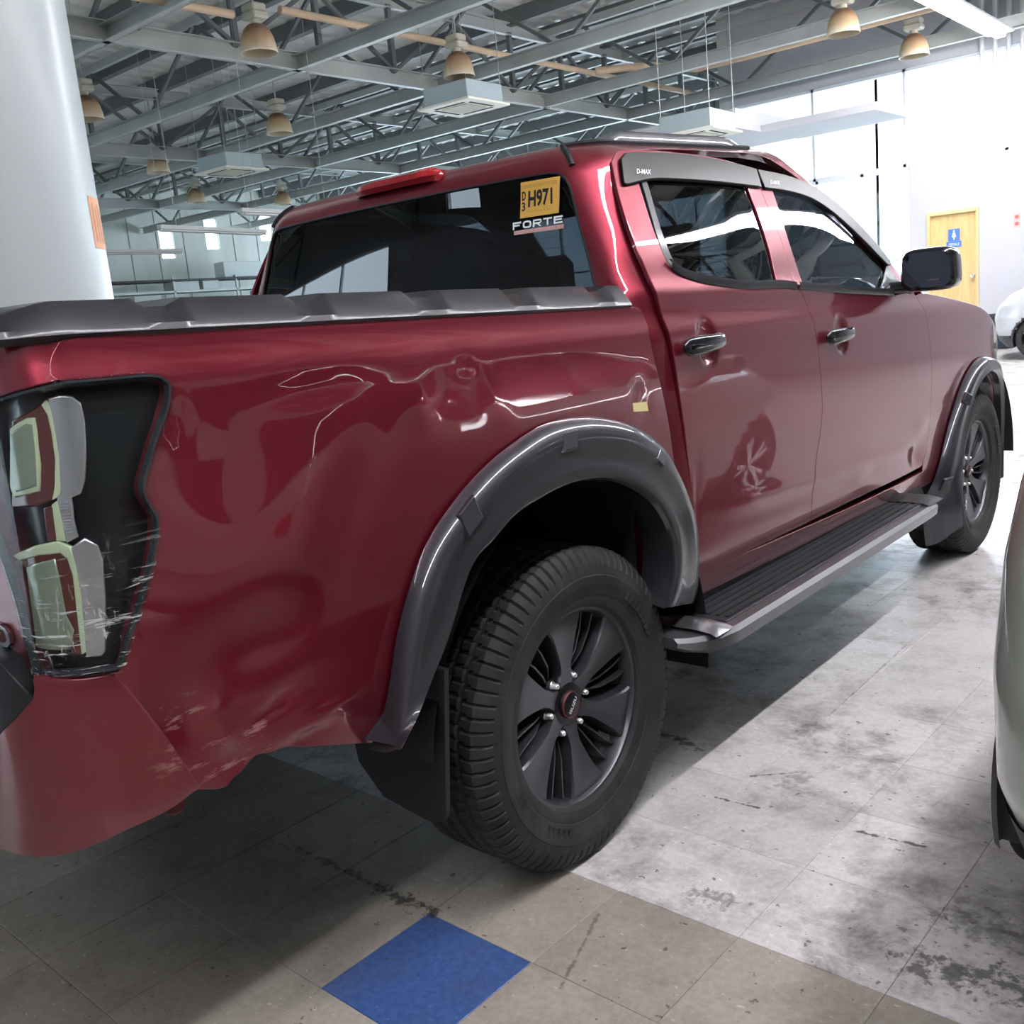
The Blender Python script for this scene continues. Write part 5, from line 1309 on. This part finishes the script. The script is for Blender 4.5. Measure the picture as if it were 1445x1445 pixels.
for k, (q0, q1, z, lab) in enumerate((((225, 325), (375, 331), 2.80, 'unlit white fluorescent batten hung in front of the slit windows'), ((110, 359), (257, 357), 2.80, 'unlit white fluorescent batten end showing past the column'), ((340, 302), (480, 306), 2.80, 'unlit white fluorescent batten running behind the truck roof'))):
    a = onz(*q0, z); c = onz(*q1, z); g = bo if k == 0 else dup(bo); m_ = (a+c)/2; dv = c-a; g.location = (m_[0], m_[1], z); g.rotation_euler = (0, 0, math.atan2(dv[1], dv[0])-math.pi/2); s = np.hypot(dv[0], dv[1])/1.9; g.scale = (1, s, 1)
    tag(g, lab, 'light fitting', 'unlit hanging battens')

# ------------------------------------------------------------------ round column and its notice
pr = onx(160, 415, -2.6); dr = ray(160, 415); nrm = np.array([dr[1], -dr[0]]); nrm /= np.linalg.norm(nrm)
if (nrm@CR[:2]) > 0: nrm = -nrm
CRAD = .48; cc = pr[:2]+nrm*CRAD
cl = empty('column', (cc[0], cc[1], 0)); tag(cl, 'thick round white column behind the truck bed', 'column')
b = MB(); b.lathe([(CRAD, 0), (CRAD, 6.15)], 72); b.build('shaft', COLM, cl, angle=60)
b = MB(); b.lathe([(CRAD+.03, 0), (CRAD+.03, .14), (CRAD+.005, .16)], 72); b.build('base_band', CARTRIM, cl, angle=40)
to_cam = math.atan2(CAM[1]-cc[1], CAM[0]-cc[0])
def col_ang(u, v):
    """where the ray through a pixel meets the shaft: angle and height"""
    d_ = ray(u, v); o = CAM[:2]-cc; A = d_[:2]@d_[:2]; B = o@d_[:2]; Cq = o@o-(CRAD+.001)**2; disc = B*B-A*Cq
    t = (-B-math.sqrt(max(disc, 0)))/A; p = CAM+d_*t; return math.atan2(p[1]-cc[1], p[0]-cc[0]), p[2]
a0, z0 = col_ang(123, 276); a1, z1 = col_ang(136, 350)
b = MB(); V = []
aa0, aa1 = sorted((a0, a0+.36))
for z in (z1, z0): V.append(np.array([((CRAD+.002)*math.cos(t), (CRAD+.002)*math.sin(t), z) for t in np.linspace(aa0, aa1, 14)]))
V_, F_ = strip_loft(V); b.add(V_, F_); nt_ = b.build('column_notice', ORANGE); nt_.location = (cc[0], cc[1], 0)
sm = nt_.modifiers.new('thickness', 'SOLIDIFY'); sm.thickness = .002; 
for k in range(4):
    b = MB(); ta = aa0+.05+k*.075; V = [np.array([((CRAD+.0035)*math.cos(t), (CRAD+.0035)*math.sin(t), z) for t in (ta, ta+.022)]) for z in (z1+.03, z0-.03-.02*(k % 2))]
    V_, F_ = strip_loft(V); b.add(V_, F_); b.build('print_line', mat('faded_print', (.62, .27, .12), rough=.6) if k == 0 else MATS['faded_print'], nt_)
tag(nt_, 'faded orange paper notice stuck on the white column', 'notice')

# ------------------------------------------------------------------ waste bin, far shelf of boxed units
p = onz(1409, 474, 0); by = 16.05; p = ony(1409, 474, by)
bn = empty('waste_bin', (p[0], by, 0)); tag(bn, 'blue-black round waste bin by the yellow door', 'bin')
hb = ony(1409, 443, by)[2]; b = MB(); b.lathe([(.0, .01), (.20, .01), (.25, hb-.03)], 28); b.build('bin_body', BINB, bn, angle=40); b = MB(); b.lathe([(.25, hb-.04), (.27, hb-.03), (.27, hb), (.245, hb), (.235, hb-.05)], 28); b.build('bin_rim', BINB, bn, angle=40)
led = empty('storage_rack', (-26.5, 18, 0)); tag(led, 'long dark storage rack with rails below the slit windows', 'rack')
for z in (2.55, 2.9, 3.25):
    b = MB(); b.box(-.4, .4, -4.6, 4.2, z-.03, z+.03); b.build('rack_shelf', BLACKP if z != 2.9 else STEEL, led)
for y in (-4.5, -2.3, 0, 2.2, 4.1): b = MB(); b.box(.34, .40, y-.03, y+.03, 0, 3.35); b.build('rack_post', STEEL, led)
boxm = mat('pale_grey_box', (.42, .46, .45), rough=.6)
for k, (u, v, w, h, lab) in enumerate(((205, 402, .9, .24, 'pale boxed unit at the column end of the distant storage rack'), (262, 396, .9, .28, 'pale boxed unit below the first slit window on the distant rack'), (296, 393, .6, .28, 'grey boxed unit below the middle slit window on the distant rack'),
                                  (342, 372, 1.5, .50, 'long pale boxed unit on top of the distant storage rack'), (374, 383, .7, .26, 'short boxed unit next to the truck end of the distant rack'))):
    p = onx(u, v, -26.2); zs = 2.58 if k in (0, 4) else (2.93 if k in (1, 2) else 3.28); b = MB(); b.box(-.28, .28, -w/2, w/2, 0, h, .01); o = b.build('boxed_unit', boxm); o.location = (-26.45, p[1], zs+.001)
    tag(o, lab, 'box', 'boxed units on the rack')
gp = empty('glass_partition', (-25.6, 18, 0)); tag(gp, 'low teal glazed partition under the distant storage rack', 'partition')
for k in range(6):
    y = -4.8+k*1.6; b = MB(); b.box(-.01, .01, y+.04, y+1.56, .9, 2.45); b.build('pane', TEALGL, gp); b = MB(); b.box(-.04, .04, y-.04, y+.04, 0, 2.5); b.build('partition_post', ALU, gp)
b = MB(); b.box(-.05, .05, -4.8, 4.8, 0, .9); b.build('partition_base', ALU, gp); b = MB(); b.box(-.05, .05, -4.8, 4.8, 2.45, 2.52); b.build('partition_rail', ALU, gp)
# ------------------------------------------------------------------ neighbouring white cars
def make_car(name, paint, label, wheel_src):
    """small hatchback, nose towards +Y, origin on the ground at its middle"""
    g = empty(name); tag(g, label, 'car')
    L, W = 3.72, 1.66; b2 = L/2; WB = 2.45; yw = (-1.19, 1.26); rw_ = .29
    def ring(h, n=200):
        a = np.interp(h, [.18, .26, .40, .60, .80, .95, 1.02], [.76, .80, .825, .83, .822, .80, .77])
        bf = np.interp(h, [.18, .26, .40, .60, .75, .92, 1.02], [1.70, 1.78, 1.84, 1.86, 1.82, 1.66, 1.40]); br = np.interp(h, [.18, .26, .40, .60, .75, .95, 1.02], [1.68, 1.78, 1.85, 1.86, 1.83, 1.78, 1.74])
        t = np.linspace(0, 2*math.pi, n, endpoint=False); c, s = np.cos(t), np.sin(t); k = (np.abs(c)**6.5+np.abs(s)**6.5)**(-1/6.5)
        return np.stack([a*c*k, np.where(s > 0, bf, br)*s*k, np.full(n, h)], -1)
    hs = np.r_[np.linspace(.18, .40, 9), np.linspace(.43, 1.02, 20)]; n = 200; V = np.vstack([ring(h) for h in hs]); Fq = []; Ft = []
    for i in range(len(hs)-1):
        for k in range(n):
            q = (i*n+k, i*n+(k+1) % n, (i+1)*n+(k+1) % n, (i+1)*n+k); c = V[list(q)].mean(0)
            if abs(c[0]) > .5 and any(math.hypot(c[1]-y, c[2]-rw_) < rw_+.055 for y in yw): continue
            (Ft if c[2] < .36-.06*math.cos(c[1]*.8) else Fq).append(q)
    b = MB(); b.add(V, Fq); b.build('body', paint, g, angle=40)
    b = MB(); b.add(V*np.array([1.004, 1.003, 1]), Ft); b.build('lower_trim', CARTRIM, g, angle=40)
    # deck: bonnet and scuttle
    rings = [ring(1.02)*np.array([k, k, 0])+np.array([0, 0, 1.02+.05*(1-k*k)]) for k in (1, .9, .7, .4, .1)]
    V_, F_ = strip_loft(rings, True); b = MB(); b.add(V_, F_+[tuple(range(4*n, 5*n))]); b.build('bonnet', paint, g, angle=40)
    # greenhouse
    def gring(f):
        a = np.interp(f, [0, .8, .95, 1], [.745, .585, .53, .46]); yf = np.interp(f, [0, .85, 1], [1.02, .28, .12]); yr = np.interp(f, [0, .85, 1], [-1.70, -1.42, -1.25]); z = np.interp(f, [0, .85, .95, 1], [1.0, 1.43, 1.475, 1.49])
        t = np.linspace(0, 2*math.pi, 80, endpoint=False); c, s = np.cos(t), np.sin(t); k = (np.abs(c)**5+np.abs(s)**5)**(-1/5)
        return np.stack([a*c*k, (yf+yr)/2+(yf-yr)/2*s*k, np.full(80, z)], -1)
    V_, F_ = strip_loft([gring(f) for f in np.linspace(0, .82, 8)], True); b = MB(); b.add(V_, F_); b.build('side_glazing', mat('car_glass', (.02, .025, .03), rough=.05, coat=1.) if 'car_glass' not in MATS else MATS['car_glass'], g, angle=40)
    V_, F_ = strip_loft([gring(f) for f in (.80, .85, .9, .95, 1)], True); b = MB(); b.add(V_, F_+[tuple(range(320, 400))]); b.build('roof', paint, g, angle=40)
    G0, G1 = gring(0)*np.array([1.01, 1.005, 1]), gring(.84)*np.array([1.01, 1.005, 1])
    for k in (6, 20, 34, 46, 60, 74):
        for kk in ((k,) if k not in (20, 60) else ()):
            b = MB(); b.bar(G0[kk], G1[kk], .06, .05, (0, 1, 0)); b.build('pillar', paint, g)
    for s in (1, -1):
        b = MB(); b.bar((s*.752, -.35, 1.0), (s*.60, -.32, 1.43), .05, .03, (1, 0, 0)); b.build('pillar', CARTRIM, g)
        for y in yw:
            b = MB(); b.lathe([(rw_+.062, .785), (rw_+.050, .80), (rw_+.035, .79), (rw_+.03, .60), (0, .58)], 30, 'x', (0, y, rw_), R(-20), R(200)); b.v = [(s*x, y_, z) for x, y_, z in b.v]; b.build('wheel_arch', CARTRIM, g, angle=40)
        for y in yw:
            w = empty('wheel'); w.parent = g; w.location = (s*.715, y, rw_); w.rotation_euler = (0, 0, 0 if s > 0 else math.pi)
            b = MB(); b.lathe([(.20, .07), (.215, .092), (.25, .098), (.278, .088), (.289, .06), (.290, 0), (.289, -.06), (.27, -.09), (.20, -.08)], 48, 'x'); b.build('tyre', RUBBER, w, angle=35)
            b = MB(); b.lathe([(0, -.02), (.19, -.02), (.196, .07), (.205, .085), (.212, .08)], 48, 'x'); b.build('rim', RIMD, w, angle=35)
            for k in range(5):
                for da in (-.16, .16):
                    t = k*2*math.pi/5+da; b = MB(); b.bar((.062, .03*math.cos(t-da), .03*math.sin(t-da)), (.078, .203*math.cos(t), .203*math.sin(t)), .030, .02, (1, 0, 0)); b.build('spoke', SILVER, w)
            b = MB(); b.lathe([(0, .078), (.03, .076), (.045, .06), (.045, .03)], 20, 'x'); b.build('hub_cap', SILVER, w, angle=40)
        b = MB(); b.box(s*.58-.13, s*.58+.13, 1.52, 1.72, .66, .80, .03); b.build('headlamp', LENS if False else mat('car_lamp', (.6, .62, .64), rough=.1, coat=1.) if 'car_lamp' not in MATS else MATS['car_lamp'], g)
        b = MB(); b.box(s*.36-.10, s*.36+.10, -1.85, -1.74, .76, .90, .02); b.build('tail_lamp', REDLENS, g)
        b = MB(); b.box(s*.86-.09, s*.86+.09, .72, .80, .98, 1.10, .03); b.build('door_mirror', paint, g)
        b = MB(); b.lathe([(0, -.012), (.035, -.012), (.04, .0), (.035, .01)], 20, 'y', (s*.52, -1.865, .40)); b.build('bumper_reflector', DARKIN, g, angle=40)
    b = MB(); b.box(-.45, .45, 1.83, 1.87, .46, .56, .01); b.build('grille', DARKIN, g); b = MB(); b.box(-.20, .20, -1.872, -1.84, .60, .72, .004); b.build('number_plate', ALU, g)
    b = MB(); b.box(-.6, .6, -1.5, 1.5, .2, .24); b.build('floor_pan', CARTRIM, g)
    return g
c1 = make_car('hatchback_car', CARW, 'pale greenish-white car parked close beside the truck, rear bumper corner showing', None)
c1.rotation_euler = (0, 0, R(-5)); c1.location = (2.665, 1.66, 0)
c2 = make_car('hatchback_car', CARW2, 'distant white car parked by the wall with the yellow door', None)
c2.rotation_euler = (0, 0, R(90+8)); c2.location = (-.10, 14.6, 0)
